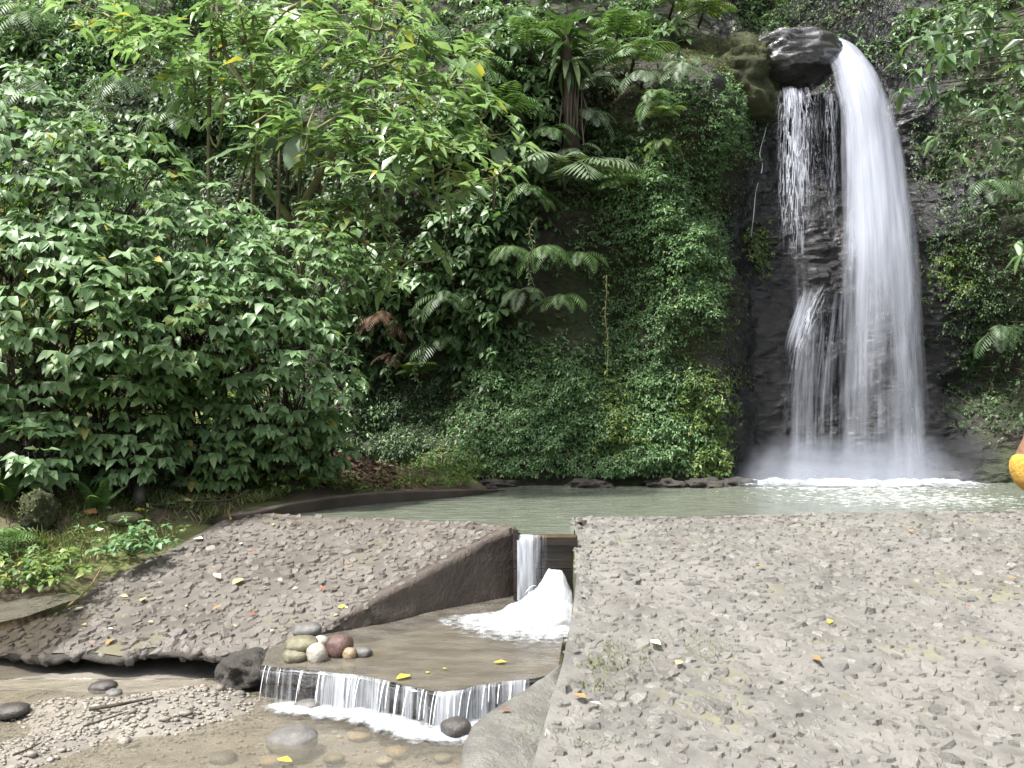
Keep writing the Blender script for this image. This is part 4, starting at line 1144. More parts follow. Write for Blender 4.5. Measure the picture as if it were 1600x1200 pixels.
for k, (x, y, z, r, a, t) in enumerate(scatter_pebbles(60, 0.03, 0.06, 9, in_bar)):
    o = bpy.data.objects.new('pebble', pm[t]); COL.objects.link(o)
    o.matrix_basis = Matrix.Translation((x, y, z + r * 0.15)) @ Matrix.Rotation(a, 4, 'Z') @ Matrix.Diagonal((r, r, r, 1))
    tag(o, 'fist-sized pale pebble lying among the gravel of the lower stream', 'pebble', 'larger pebbles among the gravel')

# dark rocks where the cliff foot meets the pool
for k, (x, w, h, lab) in enumerate([(770, 60, 14, 'low dark rock at the waterline where the kerb ends'), (925, 50, 16, 'dark rock breaking the waterline in the middle of the cliff foot'), (1050, 70, 16, 'dark rock in the shadow of the overhang at the waterline'), (1110, 60, 20, 'dark wet rock at the waterline by the edge of the bare cliff'), (1165, 50, 18, 'wet black rock at the left end of the waterfall foam'), (1545, 70, 22, 'wet black rock at the right end of the waterfall foam')]):
    p = onz(x, 764, 0.0); p[1] = float(cliff_y(p[0], 0.1)) - 0.15
    sc_ = p[1] / F
    boulder(lab, p, np.array([w * 0.6 * sc_, 0.35, h * sc_ * 0.8]), M['shaded_mud'], 90 + k, amp=0.6, freq=2.0, sub=4)
# rocks at the head of the fall
boulder('rounded wet black boulder shining at the lip of the waterfall', at(1222, 103, 15.45), np.array([1.02, 1.0, 0.43]), M['basalt'], 21, amp=0.32, freq=1.1, sub=5)
boulder('mossy rock shoulder beside the shining boulder at the top of the fall', at(1115, 145, 15.6), np.array([1.3, 1.0, 0.80]), M['moss_rock'], 22, amp=0.45, sub=5, freq=1.1)
def fuzz(o, n, seed):
    """short moss growing on a rock"""
    rng = np.random.default_rng(seed); me = o.data
    co = np.zeros(len(me.vertices) * 3, np.float32); me.vertices.foreach_get('co', co); co = co.reshape(-1, 3)
    nr = norm(co / (np.abs(co).max(0) ** 2))
    q = rng.integers(0, len(co), n); q = q[nr[q, 2] > -0.1]
    q = q[vnoise(co[q, 0] * 4, co[q, 1] * 4, co[q, 2] * 4, seed) > 0.35]
    ax = nr[q] * 0.7 + 0.6 * rng.normal(size=(len(q), 3))
    w_ = 0.5
    V_ = np.array([(0, 0, 0), (-w_ / 2, 0.45, 0.05), (0, 1, -0.2), (w_ / 2, 0.45, 0.05)]); T_ = np.array([(0, 2, 1), (0, 3, 2)])
    s = Soup(); s.many(V_, T_, co[q], frames(ax, nr[q] + np.array([0, 0, 0.3])), rng.uniform(0.018, 0.045, len(q)))
    tag(obj('moss', s.mesh('moss', M['mossleaf']), o), kind='stuff')
fuzz([o for o in COL.objects if o.get('label', '').startswith('mossy rock shoulder')][0], 9000, 1)
boulder('mossy stump-like stone among the ferns on the left bank', np.array([-4.25, 8.0, 0.12]), np.array([0.15, 0.16, 0.22]), M['moss_rock'], 24, amp=0.6, freq=1.8, sub=4)
boulder('small dark upright stone in the grass of the left bank', np.array([-3.72, 8.9, 0.2]), np.array([0.07, 0.07, 0.15]), M['b_dark'], 25, sub=2)
boulder('rounded mossy log end lying on the left bank', np.array([-3.55, 8.2, 0.05]), np.array([0.17, 0.08, 0.07]), M['moss_rock'], 26, sub=2)

fuzz([o for o in COL.objects if o.get('label', '').startswith('mossy stump-like')][0], 400, 2)

# ------------------------------------------------------------------ leaf and frond shapes
def leaf8(width=0.42, droop=0.22, fold=0.12, base=0.0, tipw=0.62):
    ys = [base, 0.33, 0.70, 1.0]
    zz = [0, 0.02, -droop * 0.4, -droop]
    w = width * 0.5
    V = [(0, ys[0], zz[0]), (0, ys[1], zz[1]), (0, ys[2], zz[2]), (0, ys[3], zz[3]),
         (-w, ys[1] + 0.04, zz[1] + fold * w * 2), (-w * tipw, ys[2], zz[2] + fold * w), (w, ys[1] + 0.04, zz[1] + fold * w * 2), (w * tipw, ys[2], zz[2] + fold * w)]
    T = [(0, 1, 4), (0, 6, 1), (4, 2, 5), (4, 1, 2), (1, 7, 2), (1, 6, 7), (5, 2, 3), (2, 7, 3)]
    return np.array(V), np.array(T)
def leaf2(width=0.5, fold=0.15, droop=0.15):
    w = width * 0.5
    V = [(0, 0, 0), (-w, 0.45, fold * w), (0, 1, -droop), (w, 0.45, fold * w)]
    return np.array(V), np.array([(0, 2, 1), (0, 3, 2)])
def giant_leaf(n=9, w=0.72):
    """heart-shaped leaf with a raised midrib and wavy rim"""
    V, T = [(0, 0, 0)], []
    mid = []
    for k in range(n + 1):
        t = k / n
        V.append((0, t * 1.0, 0.03 - 0.25 * t * t)); mid.append(len(V) - 1)
    for sgn in (-1, 1):
        rim = []
        for k in range(n + 1):
            t = k / n
            ww = w * 0.5 * (math.sin(math.pi * min(1, 0.18 + 0.82 * t)) ** 0.75) if t < 1 else 0
            y = t - 0.06 * (1 - t) ** 2
            V.append((sgn * ww, y, 0.06 + 0.02 * math.sin(t * 17) - 0.25 * t * t - 0.05 * ww)); rim.append(len(V) - 1)
        for k in range(n):
            a, b, c, d_ = mid[k], mid[k + 1], rim[k + 1], rim[k]
            T += [(a, b, c), (a, c, d_)] if sgn < 0 else [(a, c, b), (a, d_, c)]
    return np.array(V), np.array(T)
def frond(seed, pairs=13, wid=0.36, a0=0.9, a1=-0.9, pw=0.028, sweep=0.35):
    """pinnate frond, length 1 along +y, arching over"""
    r = np.random.default_rng(seed)
    n = 16
    ang = np.linspace(a0, a1, n)
    seg = 1.0 / (n - 1)
    c = np.zeros((n, 3))
    for k in range(1, n):
        c[k] = c[k - 1] + seg * np.array([0.02 * r.normal(), math.cos(ang[k]), math.sin(ang[k])])
    s = Soup(); s.tube(c, np.linspace(0.009, 0.003, n), 3)
    ts = np.linspace(0.14, 0.985, pairs)
    V, T = [], []
    for t in ts:
        f = t * (n - 1); i = min(int(f), n - 2)
        p = c[i] * (1 - f + i) + c[i + 1] * (f - i)
        tan = norm(c[i + 1] - c[i])
        up = norm(np.cross(np.array([1.0, 0, 0]), tan))
        L = wid * (math.sin(math.pi * (0.12 + 0.86 * t) ** 0.85) ** 0.8 + 0.05) * r.uniform(0.9, 1.08)
        for sg in (-1, 1):
            dr = norm(np.array([sg * 1.0, 0, 0]) + tan * (sweep + 0.5 * t) - up * 0.22 - np.array([0, 0, 0.18]))
            sd = norm(np.cross(dr, up))
            b = len(V)
            V += [p - tan * pw * 0.4, p + dr * L * 0.45 + sd * pw * 0.62, p + dr * L - np.array([0, 0, 0.12 * L]), p + dr * L * 0.45 - sd * pw * 0.62]
            T += [(b, b + 1, b + 2), (b, b + 2, b + 3)]
    s.add(np.array(V), np.array(T))
    return np.concatenate(s.V), np.concatenate(s.T)

LEAF_OVATE = [leaf8(0.56, 0.22, 0.12), leaf8(0.50, 0.32, 0.16), leaf8(0.60, 0.15, 0.10)]
LEAF_LONG = [leaf8(0.36, 0.22, 0.2), leaf8(0.32, 0.35, 0.22), leaf8(0.40, 0.12, 0.15)]
LEAF_STRAP = [leaf8(0.22, 0.45, 0.3, tipw=0.8), leaf8(0.20, 0.75, 0.3, tipw=0.8)]
LEAF_SMALL = [leaf2(0.5), leaf2(0.42, 0.25, 0.3)]
FROND_ARCH = [frond(1), frond(2, a0=0.7, a1=-1.1), frond(3, a0=1.1, a1=-0.6)]
FROND_HANG = [frond(4, a0=0.2, a1=-1.5, wid=0.26), frond(5, a0=-0.1, a1=-1.45, wid=0.30), frond(6, a0=0.5, a1=-1.5, wid=0.28)]
FROND_UP = [frond(7, a0=1.35, a1=0.5, wid=0.24, pairs=30, pw=0.04), frond(8, a0=1.3, a1=0.1, wid=0.26, pairs=30, pw=0.04)]
_MC = {}
def shared(name, tpl, mat, smooth=True):
    k = (name, id(tpl[0]), mat.name)
    if k not in _MC: _MC[k] = tri_mesh(name, tpl[0], tpl[1], mat, smooth)
    return _MC[k]

def leaves_on(root, org, pos, rot, scl, tpls, mat, nparts, seed, part='leaf', rest='foliage'):
    """the leaves that show largest become parts of their own, the rest one part"""
    pos = np.asarray(pos, float); m = len(pos)
    rng = np.random.default_rng(seed)
    kind = rng.integers(0, len(tpls), m)
    px, py, dep = project(pos)
    vis = np.where((px > -10) & (px < 1610) & (py > -10) & (py < 1210))[0]
    best = {}
    for i in vis[np.argsort(dep[vis])]:
        c = (int(px[i] // 9), int(py[i] // 9))
        if c not in best: best[c] = i
    cand = np.array(list(best.values()), int) if best else np.array([], int)
    if len(cand): cand = cand[np.argsort(-(np.asarray(scl)[cand] / dep[cand]))]
    big = cand[:nparts]
    o3 = np.asarray(org, float)
    for i in big:
        o = bpy.data.objects.new(part, shared(part, tpls[kind[i]], mat)); COL.objects.link(o); o.parent = root
        o.matrix_basis = mat4(pos[i] - o3, rot[i], float(scl[i]))
    keep = np.ones(m, bool); keep[big] = False
    s = Soup()
    for t in range(len(tpls)):
        q = np.where(keep & (kind == t))[0]
        if len(q): s.many(tpls[t][0], tpls[t][1], pos[q] - o3, rot[q], np.asarray(scl)[q])
    if s.n: tag(obj(rest, s.mesh(rest, mat), root), kind='stuff')

def rand_dirs(n, rng):
    v = rng.normal(size=(n, 3)); return norm(v)

def whorl(centres, outdirs, nleaf, size, rng, droop=0.5, spread=0.9, up=None):
    """nleaf leaves round each twig tip; returns pos, rot, scl"""
    P, A, U, S = [], [], [], []
    for c, d in zip(centres, outdirs):
        d = norm(d)
        a = norm(np.cross(d, [0.13, 0.2, 0.97])); b = np.cross(d, a)
        ph = rng.uniform(0, 6.28)
        for k in range(nleaf):
            th = ph + k * 2.4 + rng.normal() * 0.25
            ax = norm(d * (1 - spread * rng.uniform(0.6, 1.0)) + spread * (math.cos(th) * a + math.sin(th) * b) + np.array([0, 0, -droop * rng.uniform(0.5, 1.3)]))
            P.append(c + ax * size * 0.08 - d * size * 0.25 * (k / nleaf)); A.append(ax)
            U.append(norm(d * 0.6 + np.array([0, 0, 1.0]) + 0.35 * rng.normal(size=3)))
            S.append(size * rng.uniform(0.55, 1.25))
    return np.array(P), frames(np.array(A), np.array(U)), np.array(S)

def fan(centres, outdirs, nleaf, size, rng):
    """flat sprays: leaves fanned round the twig tip, tips hanging, faces turned up and out"""
    P, A, U, S = [], [], [], []
    for c, d in zip(centres, outdirs):
        h = norm(np.array([d[0], d[1] - 0.35, 0.0]) + 1e-6); lat = np.array([-h[1], h[0], 0.0])
        tilt = rng.normal() * 0.2
        for k in range(nleaf):
            f = (k / max(1, nleaf - 1) - 0.5) * 2.4 + rng.normal() * 0.2
            ax = norm(h * math.cos(f) * 0.9 + lat * math.sin(f) + np.array([0, 0, -0.55 + 0.3 * max(d[2], 0) + tilt + rng.normal() * 0.12]))
            P.append(c + ax * size * 0.1 + lat * rng.normal() * size * 0.15); A.append(ax)
            U.append(norm(h * 0.55 + np.array([0, 0, 1.0]) + 0.22 * rng.normal(size=3)))
            S.append(size * rng.uniform(0.6, 1.2))
    return np.array(P), frames(np.array(A), np.array(U)), np.array(S)

# ------------------------------------------------------------------ big-leaved shrubs on the left bank
def lobed_shrub(name, label, base, centre, rad, ncl, leafsize, mat, seed, nparts=300, group=None, tpl=LEAF_OVATE, nleaf=5, droop=0.42, inner=0.35, cat='shrub', stemmat='bark_dark'):
    rng = np.random.default_rng(seed)
    base = np.asarray(base, float); centre = np.asarray(centre, float); rad = np.asarray(rad, float)
    root = thing(name, label, cat, base, group)
    d = rand_dirs(ncl * 3, rng)
    d = d[(d[:, 2] > -0.95) & (d[:, 1] < 0.6)][:ncl]
    shell = 1 - inner * rng.random(len(d)) ** 2.0
    lump = 1 + 0.30 * fbm(d[:, 0] * 2.2 + seed, d[:, 1] * 2.2, d[:, 2] * 2.2, 3, seed)
    C = centre + d * rad * (shell * lump)[:, None]
    pos, rot, scl = fan(C, d, nleaf, leafsize, rng)
    leaves_on(root, base, pos, rot, scl, tpl, mat, nparts, seed)
    # stems
    for k in range(5):
        tip = C[rng.integers(len(C))]
        mid = base * 0.4 + centre * 0.6 + rng.normal(size=3) * rad * 0.15
        s = Soup(); s.tube(curve_pts([base + rng.normal(size=3) * 0.05, mid, centre * 0.4 + tip * 0.6, tip], 14), np.linspace(0.022, 0.005, 14), 5)
        for q in range(14):
            t2 = C[rng.integers(len(C))]
            s.tube(curve_pts([mid, (mid + t2) / 2 + np.array([0, 0, 0.1]), t2], 6), np.linspace(0.008, 0.003, 6), 3)
        obj('stem', s.mesh('stem', M[stemmat], origin=base), root)
    return root

grp = 'big-leaved shrubs covering the left bank'
SH = [  # px, py, d, radii, clusters, leaf, label
    (20, 300, 9.0, (1.25, 0.9, 1.05), 291, 0.155, 'big-leaved pale green shrub at the left frame edge, highest of its thicket'),
    (150, 330, 9.4, (1.15, 0.9, 0.95), 279, 0.155, 'big-leaved shrub along the sloping top of the left thicket'),
    (285, 400, 9.8, (1.10, 0.9, 0.85), 279, 0.155, 'big-leaved shrub below the pair of giant leaves, in the upper thicket'),
    (60, 480, 8.5, (1.15, 0.8, 0.95), 279, 0.155, 'big-leaved shrub in the lower left thicket at the frame edge'),
    (200, 500, 8.9, (1.05, 0.8, 0.85), 291, 0.155, 'big-leaved shrub in the middle of the left thicket'),
    (345, 500, 9.5, (1.05, 0.8, 0.80), 291, 0.155, 'big-leaved shrub right of the middle of the left thicket'),
    (430, 590, 10.0, (0.85, 0.7, 0.95), 291, 0.155, 'big-leaved shrub hanging low beside the brown earth scar'),
    (455, 430, 10.5, (0.95, 0.8, 0.70), 243, 0.155, 'big-leaved shrub at the right shoulder of the left thicket'),
    (505, 690, 10.8, (0.35, 0.4, 0.45), 72, 0.155, 'lowest drooping big-leaved shrub just left of the brown earth scar'),
    (150, 630, 9.0, (0.95, 0.6, 0.55), 157, 0.155, 'low big-leaved shrub above the ferns of the left bank'),
    (290, 655, 9.8, (0.9, 0.5, 0.50), 145, 0.155, 'low big-leaved shrub above the pale arching fern'),
    (30, 640, 8.8, (0.7, 0.5, 0.5), 109, 0.155, 'low big-leaved shrub at the left frame edge over the bank ferns'),
    (415, 690, 10.4, (0.7, 0.4, 0.42), 97, 0.155, 'low big-leaved shrub near the ground in the middle of the bank'),
    (40, 700, 8.35, (0.5, 0.35, 0.34), 60, 0.14, 'lowest big-leaved shrub by the left frame edge, over the ground ferns'),
    (190, 700, 8.9, (0.55, 0.35, 0.34), 70, 0.14, 'lowest big-leaved shrub behind the mossy stone'),
    (330, 715, 9.6, (0.55, 0.35, 0.32), 70, 0.14, 'lowest big-leaved shrub behind the pale arching fern'),
]
for k, (px, py, d, rad, ncl, ls, lab) in enumerate(SH):
    c = at(px, py, d)
    b = np.array([c[0], c[1] + 0.25, 0.0]); b[2] = float(bank_z(np.array(b[0]), np.array(b[1]))) - 0.02
    c[2] = max(c[2], b[2] + 0.25)
    lobed_shrub('broadleaf_shrub', lab, b, c, rad, ncl, ls, M['broad2'] if k in (1, 4, 7, 9, 12, 15) else M['broad'], 200 + k, group=grp, nparts=300 if k < 8 else 160)

# ------------------------------------------------------------------ ferns
def fern(label, base, out, size, nfr, tpls, mat, seed, spread=2.6, group=None, name='fern', elev=0.3):
    """rosette of fronds; out = main direction (horizontal) the fronds lean to"""
    rng = np.random.default_rng(seed)
    base = np.asarray(base, float)
    root = thing(name, label, 'fern', base, group)
    a0 = math.atan2(out[1], out[0])
    for k in range(nfr):
        a = a0 + (k / max(1, nfr - 1) - 0.5) * spread + rng.normal() * 0.15
        ax = np.array([math.cos(a), math.sin(a), elev * rng.uniform(-0.3, 1.4)])
        rot = frames(ax[None], np.array([[0, 0, 1.0]]))[0]
        o = bpy.data.objects.new('frond', shared('frond', tpls[rng.integers(len(tpls))], mat)); COL.objects.link(o); o.parent = root
        o.matrix_basis = mat4((0, 0, 0), rot, float(size * rng.uniform(0.75, 1.1)))
    s = Soup(); s.tube([(0, 0.5, -0.05), (0, 0.3, -0.04), (0, 0.05, -0.02), (0, 0, 0.03)] if 'bank' not in str(group) else [(0, 0, -0.12), (0, 0, 0.0), (0, 0, 0.05)], [0.02, 0.025, 0.03, 0.02] if 'bank' not in str(group) else [0.05, 0.045, 0.02], 6)
    obj('rootstock', s.mesh('rootstock', M['fibre']), root)
    return root
def on_cliff(px, py, fwd=0.05):
    p = hit(px, py); return p + np.array([0, -fwd, 0])
FRONT = (0.1, -1.0)
CL = [  # px, py (root), size, fronds, template set, material, label
    (880, 300, 1.15, 9, FROND_ARCH, 'fern_grey', 'large grey-green tree fern spreading in the middle of the cliff'),
    (850, 395, 0.60, 7, FROND_HANG, 'fern', 'bright fern with broad arching fronds under the grey tree fern'),
    (905, 405, 0.62, 6, FROND_HANG, 'fern', 'fern with long drooping fronds beside the bare rock hollow'),
    (815, 460, 0.55, 5, FROND_HANG, 'fern_grey', 'dull grey fern hanging left of the bright drooping fern'),
    (875, 470, 0.62, 5, FROND_HANG, 'fern', 'lowest bright fern with one long frond pointing down the cliff'),
    (800, 395, 0.50, 6, FROND_HANG, 'fern', 'small fern on the cliff left of the bright arching fern'),
    (930, 150, 0.75, 8, FROND_ARCH, 'fern_grey', 'pale fern cluster right of the strap-leaved plant'),
    (985, 110, 0.70, 8, FROND_ARCH, 'fern', 'fern with pale comb-like fronds below the cliff-top palms'),
    (1000, 135, 0.60, 7, FROND_HANG, 'fern_grey', 'fern with short striped fronds at the edge of the mossy shoulder'),
    (940, 120, 0.75, 8, FROND_ARCH, 'fern_grey', 'feathery fern high on the cliff behind the strap-leaved plant'),
    (920, 190, 0.60, 7, FROND_HANG, 'fern_grey', 'fern drooping beside the fibrous trunk'),
    (1045, 25, 0.75, 8, FROND_ARCH, 'fern', 'palm-like fern on the cliff top left of the mossy shoulder'),
    (960, 70, 0.75, 8, FROND_ARCH, 'fern', 'fern on the cliff top between strap-leaved plant and palm-like fern'),
    (1090, 40, 0.65, 8, FROND_ARCH, 'small_yellow', 'yellowish palm-like fern beside the top of the mossy shoulder'),
    (860, 215, 0.55, 6, FROND_HANG, 'fern', 'fern growing out of the left side of the fibrous trunk'),
    (890, 250, 0.55, 6, FROND_HANG, 'fern_grey', 'fern at the foot of the fibrous trunk'),
    (830, 90, 0.7, 7, FROND_ARCH, 'fern', 'dark fern on the shaded wall left of the strap-leaved plant'),
    (750, 120, 0.7, 8, FROND_HANG, 'fern', 'fern in the shade behind the sunlit tree crown'),
    (780, 190, 0.75, 8, FROND_ARCH, 'fern', 'fern directly right of the sunlit tree crown'),
    (830, 310, 0.6, 7, FROND_HANG, 'fern', 'fern tucked against the left of the large grey tree fern'),
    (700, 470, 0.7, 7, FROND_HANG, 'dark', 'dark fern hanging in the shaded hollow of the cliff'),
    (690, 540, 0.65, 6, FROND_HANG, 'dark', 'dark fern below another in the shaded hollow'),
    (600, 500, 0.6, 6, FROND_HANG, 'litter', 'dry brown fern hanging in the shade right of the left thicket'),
    (620, 560, 0.45, 5, FROND_HANG, 'litter', 'small withered fern low in the shaded hollow'),
    (655, 590, 0.55, 5, FROND_ARCH, 'small_yellow', 'yellow-green fern low in the hollow above the earth scar'),
    (960, 300, 0.5, 7, FROND_ARCH, 'fern', 'fern on the green slope right of the large grey tree fern'),
    (1060, 120, 0.5, 7, FROND_HANG, 'fern_grey', 'fern hanging over the left end of the mossy shoulder'),
    (1015, 170, 0.5, 7, FROND_HANG, 'fern', 'fern just below the striped fern on the mossy slope'),
    (1030, 195, 0.4, 6, FROND_ARCH, 'small_yellow', 'pale flat-topped fern on the mossy slope'),
    (1030, 235, 0.4, 6, FROND_HANG, 'small_yellow', 'light green drooping fern under the pale flat-topped one'),
    (70, 150, 0.9, 8, FROND_HANG, 'dark', 'dim fern in the shade above the left thicket'),
    (200, 140, 0.9, 8, FROND_HANG, 'dark', 'dim fern behind the sunlit tree, above the left thicket'),
    (290, 200, 0.8, 8, FROND_HANG, 'dark', 'dim fern in the dark gap left of the sunlit tree branches'),
    (60, 40, 1.0, 8, FROND_HANG, 'fern', 'fern hanging in the top left corner'),
    (520, 60, 0.8, 8, FROND_HANG, 'fern', 'fern behind the top of the sunlit tree'),
    (680, 60, 0.8, 8, FROND_HANG, 'dark', 'dark fern high on the shaded wall right of the sunlit tree top'),
    (1530, 300, 0.7, 7, FROND_HANG, 'dark', 'dark fern on the mossy wall right of the waterfall'),
    (1540, 520, 0.6, 6, FROND_HANG, 'dark', 'dark fern low on the mossy wall right of the waterfall'),
    (1140, 10, 0.7, 7, FROND_ARCH, 'fern', 'fern hanging over the stream gap above the mossy shoulder'),
    (1200, 15, 0.5, 6, FROND_ARCH, 'fern', 'small bright fern above the shining boulder'),
]
for k, (px, py, sz, nf, tp, mt, lab) in enumerate(CL):
    b = on_cliff(px, py, 0.36)
    fern(lab, b, FRONT, sz * 1.1, nf + 1, tp, M[mt], 300 + k, group='ferns growing on the cliff')
BF = [  # ferns on the left bank: x, y, size, n, set, label
    (-4.75, 8.3, 0.62, 7, FROND_UP, 'upright bright fern behind the mossy stone on the left bank'),
    (-4.55, 7.75, 0.62, 7, FROND_ARCH, 'arching fern with long fronds reaching down the left bank'),
    (-5.1, 8.0, 0.55, 7, FROND_ARCH, 'fern at the left frame edge low on the bank'),
    (-3.95, 8.5, 0.40, 5, FROND_UP, 'small fern leaning to the right of the mossy stone'),
    (-3.7, 9.9, 0.70, 7, FROND_ARCH, 'pale fern arching out under the thicket in the middle of the bank'),
    (-3.55, 9.7, 0.65, 7, FROND_ARCH, 'green fern with broad leaflets next to the pale arching fern'),
    (-4.4, 9.4, 0.60, 7, FROND_ARCH, 'fern in the shade under the left thicket'),
    (-5.2, 9.0, 0.60, 6, FROND_ARCH, 'fern under the thicket near the left frame edge'),
    (-4.85, 7.35, 0.70, 7, FROND_UP, 'tall fern with wide upright fronds at the left frame edge'),
    (-4.3, 7.55, 0.50, 6, FROND_ARCH, 'fern sprawling in front of the mossy stone'),
    (-4.15, 8.9, 0.55, 6, FROND_UP, 'fern between the mossy stone and the thicket'),
    (-3.05, 9.9, 0.45, 6, FROND_ARCH, 'small fern above the dark crooked stick'),
    (-3.2, 10.6, 0.55, 6, FROND_ARCH, 'dark fern at the back of the bank under the lowest shrub'),
]
for k, (x, y, sz, nf, tp, lab) in enumerate(BF):
    z = float(bank_z(np.array(x), np.array(y)))
    fern(lab, (x, y, z), (0.25, -1), sz, nf, tp, M['fern_grey'] if 'pale' in lab else M['fern'], 400 + k, spread=3.6, group='ferns on the left bank')

# ------------------------------------------------------------------ sunlit tree with whorled leaves
def sun_tree():
    rng = np.random.default_rng(77)
    base = np.array([-3.35, 11.6, 0.0]); base[2] = float(bank_z(base[0:1], base[1:2])[0]) - 0.05
    root = thing('rosette_tree', 'sunlit tree with crooked pale branches and whorls of bright yellow-green leaves', 'tree', base)
    fork = [at(470, 330, 11.5), at(400, 230, 11.4), at(560, 300, 11.2), at(440, 130, 11.6), at(560, 170, 11.2)]
    s = Soup()
    s.tube(curve_pts([base, at(478, 380, 11.6), fork[0], at(520, 240, 11.4), fork[4]], 20), np.linspace(0.075, 0.035, 20), 8)
    s.tube(curve_pts([at(460, 350, 11.6), at(415, 290, 11.5), fork[1], at(405, 170, 11.4), fork[3]], 16), np.linspace(0.05, 0.022, 16), 7)
    obj('trunk', s.mesh('trunk', M['bark_pale'], origin=base), root)
    ends = [(190, 40, 11.2), (260, 60, 11.0), (330, 40, 11.1), (230, 95, 11.3), (300, 100, 11.0), (380, 60, 11.2), (440, 40, 11.6), (500, 20, 11.4), (560, 40, 11.3), (410, 110, 10.9), (470, 90, 11.0), (540, 100, 10.9), (610, 70, 11.4),
            (660, 50, 11.5), (720, 85, 11.4), (640, 120, 11.0), (700, 130, 11.2), (350, 150, 10.9), (430, 170, 10.6), (500, 150, 10.7), (560, 160, 10.6), (620, 170, 10.6), (680, 180, 10.9), (750, 190, 11.0), (470, 210, 10.5), (540, 210, 10.4),
            (600, 215, 10.4), (650, 230, 10.5), (710, 225, 10.6), (775, 215, 11.0), (580, 250, 10.5), (640, 270, 10.6), (700, 265, 10.6), (740, 285, 10.7), (520, 250, 10.7), (545, 320, 10.8), (520, 340, 10.8), (430, 245, 11.0), (290, 130, 11.3), (310, 165, 11.4), (640, 410, 11.2), (550, 330, 10.9), (450, 15, 11.2), (600, 10, 11.6), (160, 20, 11.6), (395, 20, 11.3),
            (480, 130, 11.2), (590, 130, 11.2), (520, 60, 11.1), (340, 80, 11.4)]
    tips, dirs = [], []
    nodes = [np.array(p) for p in fork]
    groups = {}
    order = sorted(ends, key=lambda e: min(np.linalg.norm(at(*e) - f) for f in nodes[:5]))
    for e in order:
        p = at(*e)
        q = min(range(len(nodes)), key=lambda i: np.linalg.norm(nodes[i] - p) + 0.25 * np.linalg.norm(nodes[i] - base) * 0.3)
        a = nodes[q]
        mid = (a + p) / 2 + rng.normal(size=3) * 0.16 + np.array([0, 0, -0.10])
        c = curve_pts([a, mid, p], 9)
        g_ = int(np.argmin([np.linalg.norm(p - f) for f in fork]))
        groups.setdefault(g_, Soup()).tube(c, np.linspace(0.022, 0.009, 9), 5)
        nodes += [c[4], p]
        dirs_here = norm(p - a)
        for k in range(6):
            off = rng.normal(size=3) * np.array([0.28, 0.26, 0.16])
            t = p + off
            groups[g_].tube(curve_pts([p - dirs_here * 0.05, p + off * 0.5 + np.array([0, 0, -0.04]), t], 5), np.linspace(0.009, 0.005, 5), 4)
            tips.append(t); dirs.append(norm(off * 0.8 + dirs_here * 0.3 + np.array([0, -0.15, 0.6])))
    for k, sp_ in groups.items():
        obj('branch', sp_.mesh('branch', M['bark_pale'], origin=base), root)
    pos, rot, scl = whorl(np.array(tips), np.array(dirs), 8, 0.27, rng, droop=0.2, spread=0.85)
    leaves_on(root, base, pos, rot, scl, LEAF_LONG, M['sunny'], 300, 78)
    # bare mossy twigs hanging under the crown
    for pts in ([(590, 300), (600, 340), (612, 380), (640, 400), (630, 420)], [(590, 300), (575, 330), (570, 390), (603, 420), (605, 460)], [(400, 160), (396, 230), (388, 270), (370, 290)], [(440, 210), (470, 260), (455, 300)], [(350, 110), (385, 150), (395, 190)]):
        s = Soup(); s.tube(curve_pts([at(x, y, 10.9) + rng.normal(size=3) * 0.04 for x, y in pts], 22), np.linspace(0.018, 0.008, 22), 5)
        obj('bare_branch', s.mesh('bare_branch', M['bark_pale'], origin=base), root)
sun_tree()

# thin saplings between the tree and the thicket
for k, (pts, lab) in enumerate([([(395, 300, 11.0), (400, 200, 11.1), (390, 90, 11.2), (370, 0, 11.3)], 'thin straight sapling stem left of the sunlit tree trunk'), ([(435, 320, 10.9), (437, 230, 10.9), (432, 170, 10.9)], 'pale thin stem between the two giant leaves'),
                                ([(505, 420, 11.2), (540, 250, 11.4), (575, 60, 11.6), (590, -30, 11.7)], 'dark slanting stem under the sunlit crown'), ([(450, 260, 11.8), (470, 140, 11.9), (500, 20, 12.0)], 'dark stem leaning right in the sunlit crown'), ([(330, 40, 11.3), (355, 90, 11.2), (400, 160, 11.1)], 'slanting green stem crossing the upper left branches')]):
    p = [at(*q) for q in pts]
    b = p[0].copy(); b[2] = float(bank_z(b[0:1], b[1:2])[0]) - 0.05; b[1] += 0.1
    s = Soup(); s.tube(curve_pts([b] + p, 26), np.linspace(0.03, 0.014, 26), 6)
    root = thing('sapling', lab, 'sapling', b)
    obj('stem', s.mesh('stem', M['bark_dark'] if 'dark' in lab else M['vine'], origin=b), root)
    rng = np.random.default_rng(k)
    pos, rot, scl = whorl(np.array([p[-1], p[-1] + (0.1, 0, -0.15), p[-1] + (-0.12, 0.05, -0.3)]), np.array([(0, -0.3, 1.0)] * 3), 6, 0.22, rng, 0.4, 0.9)
    leaves_on(root, b, pos, rot, scl, LEAF_LONG, M['sunny'], 18, k)

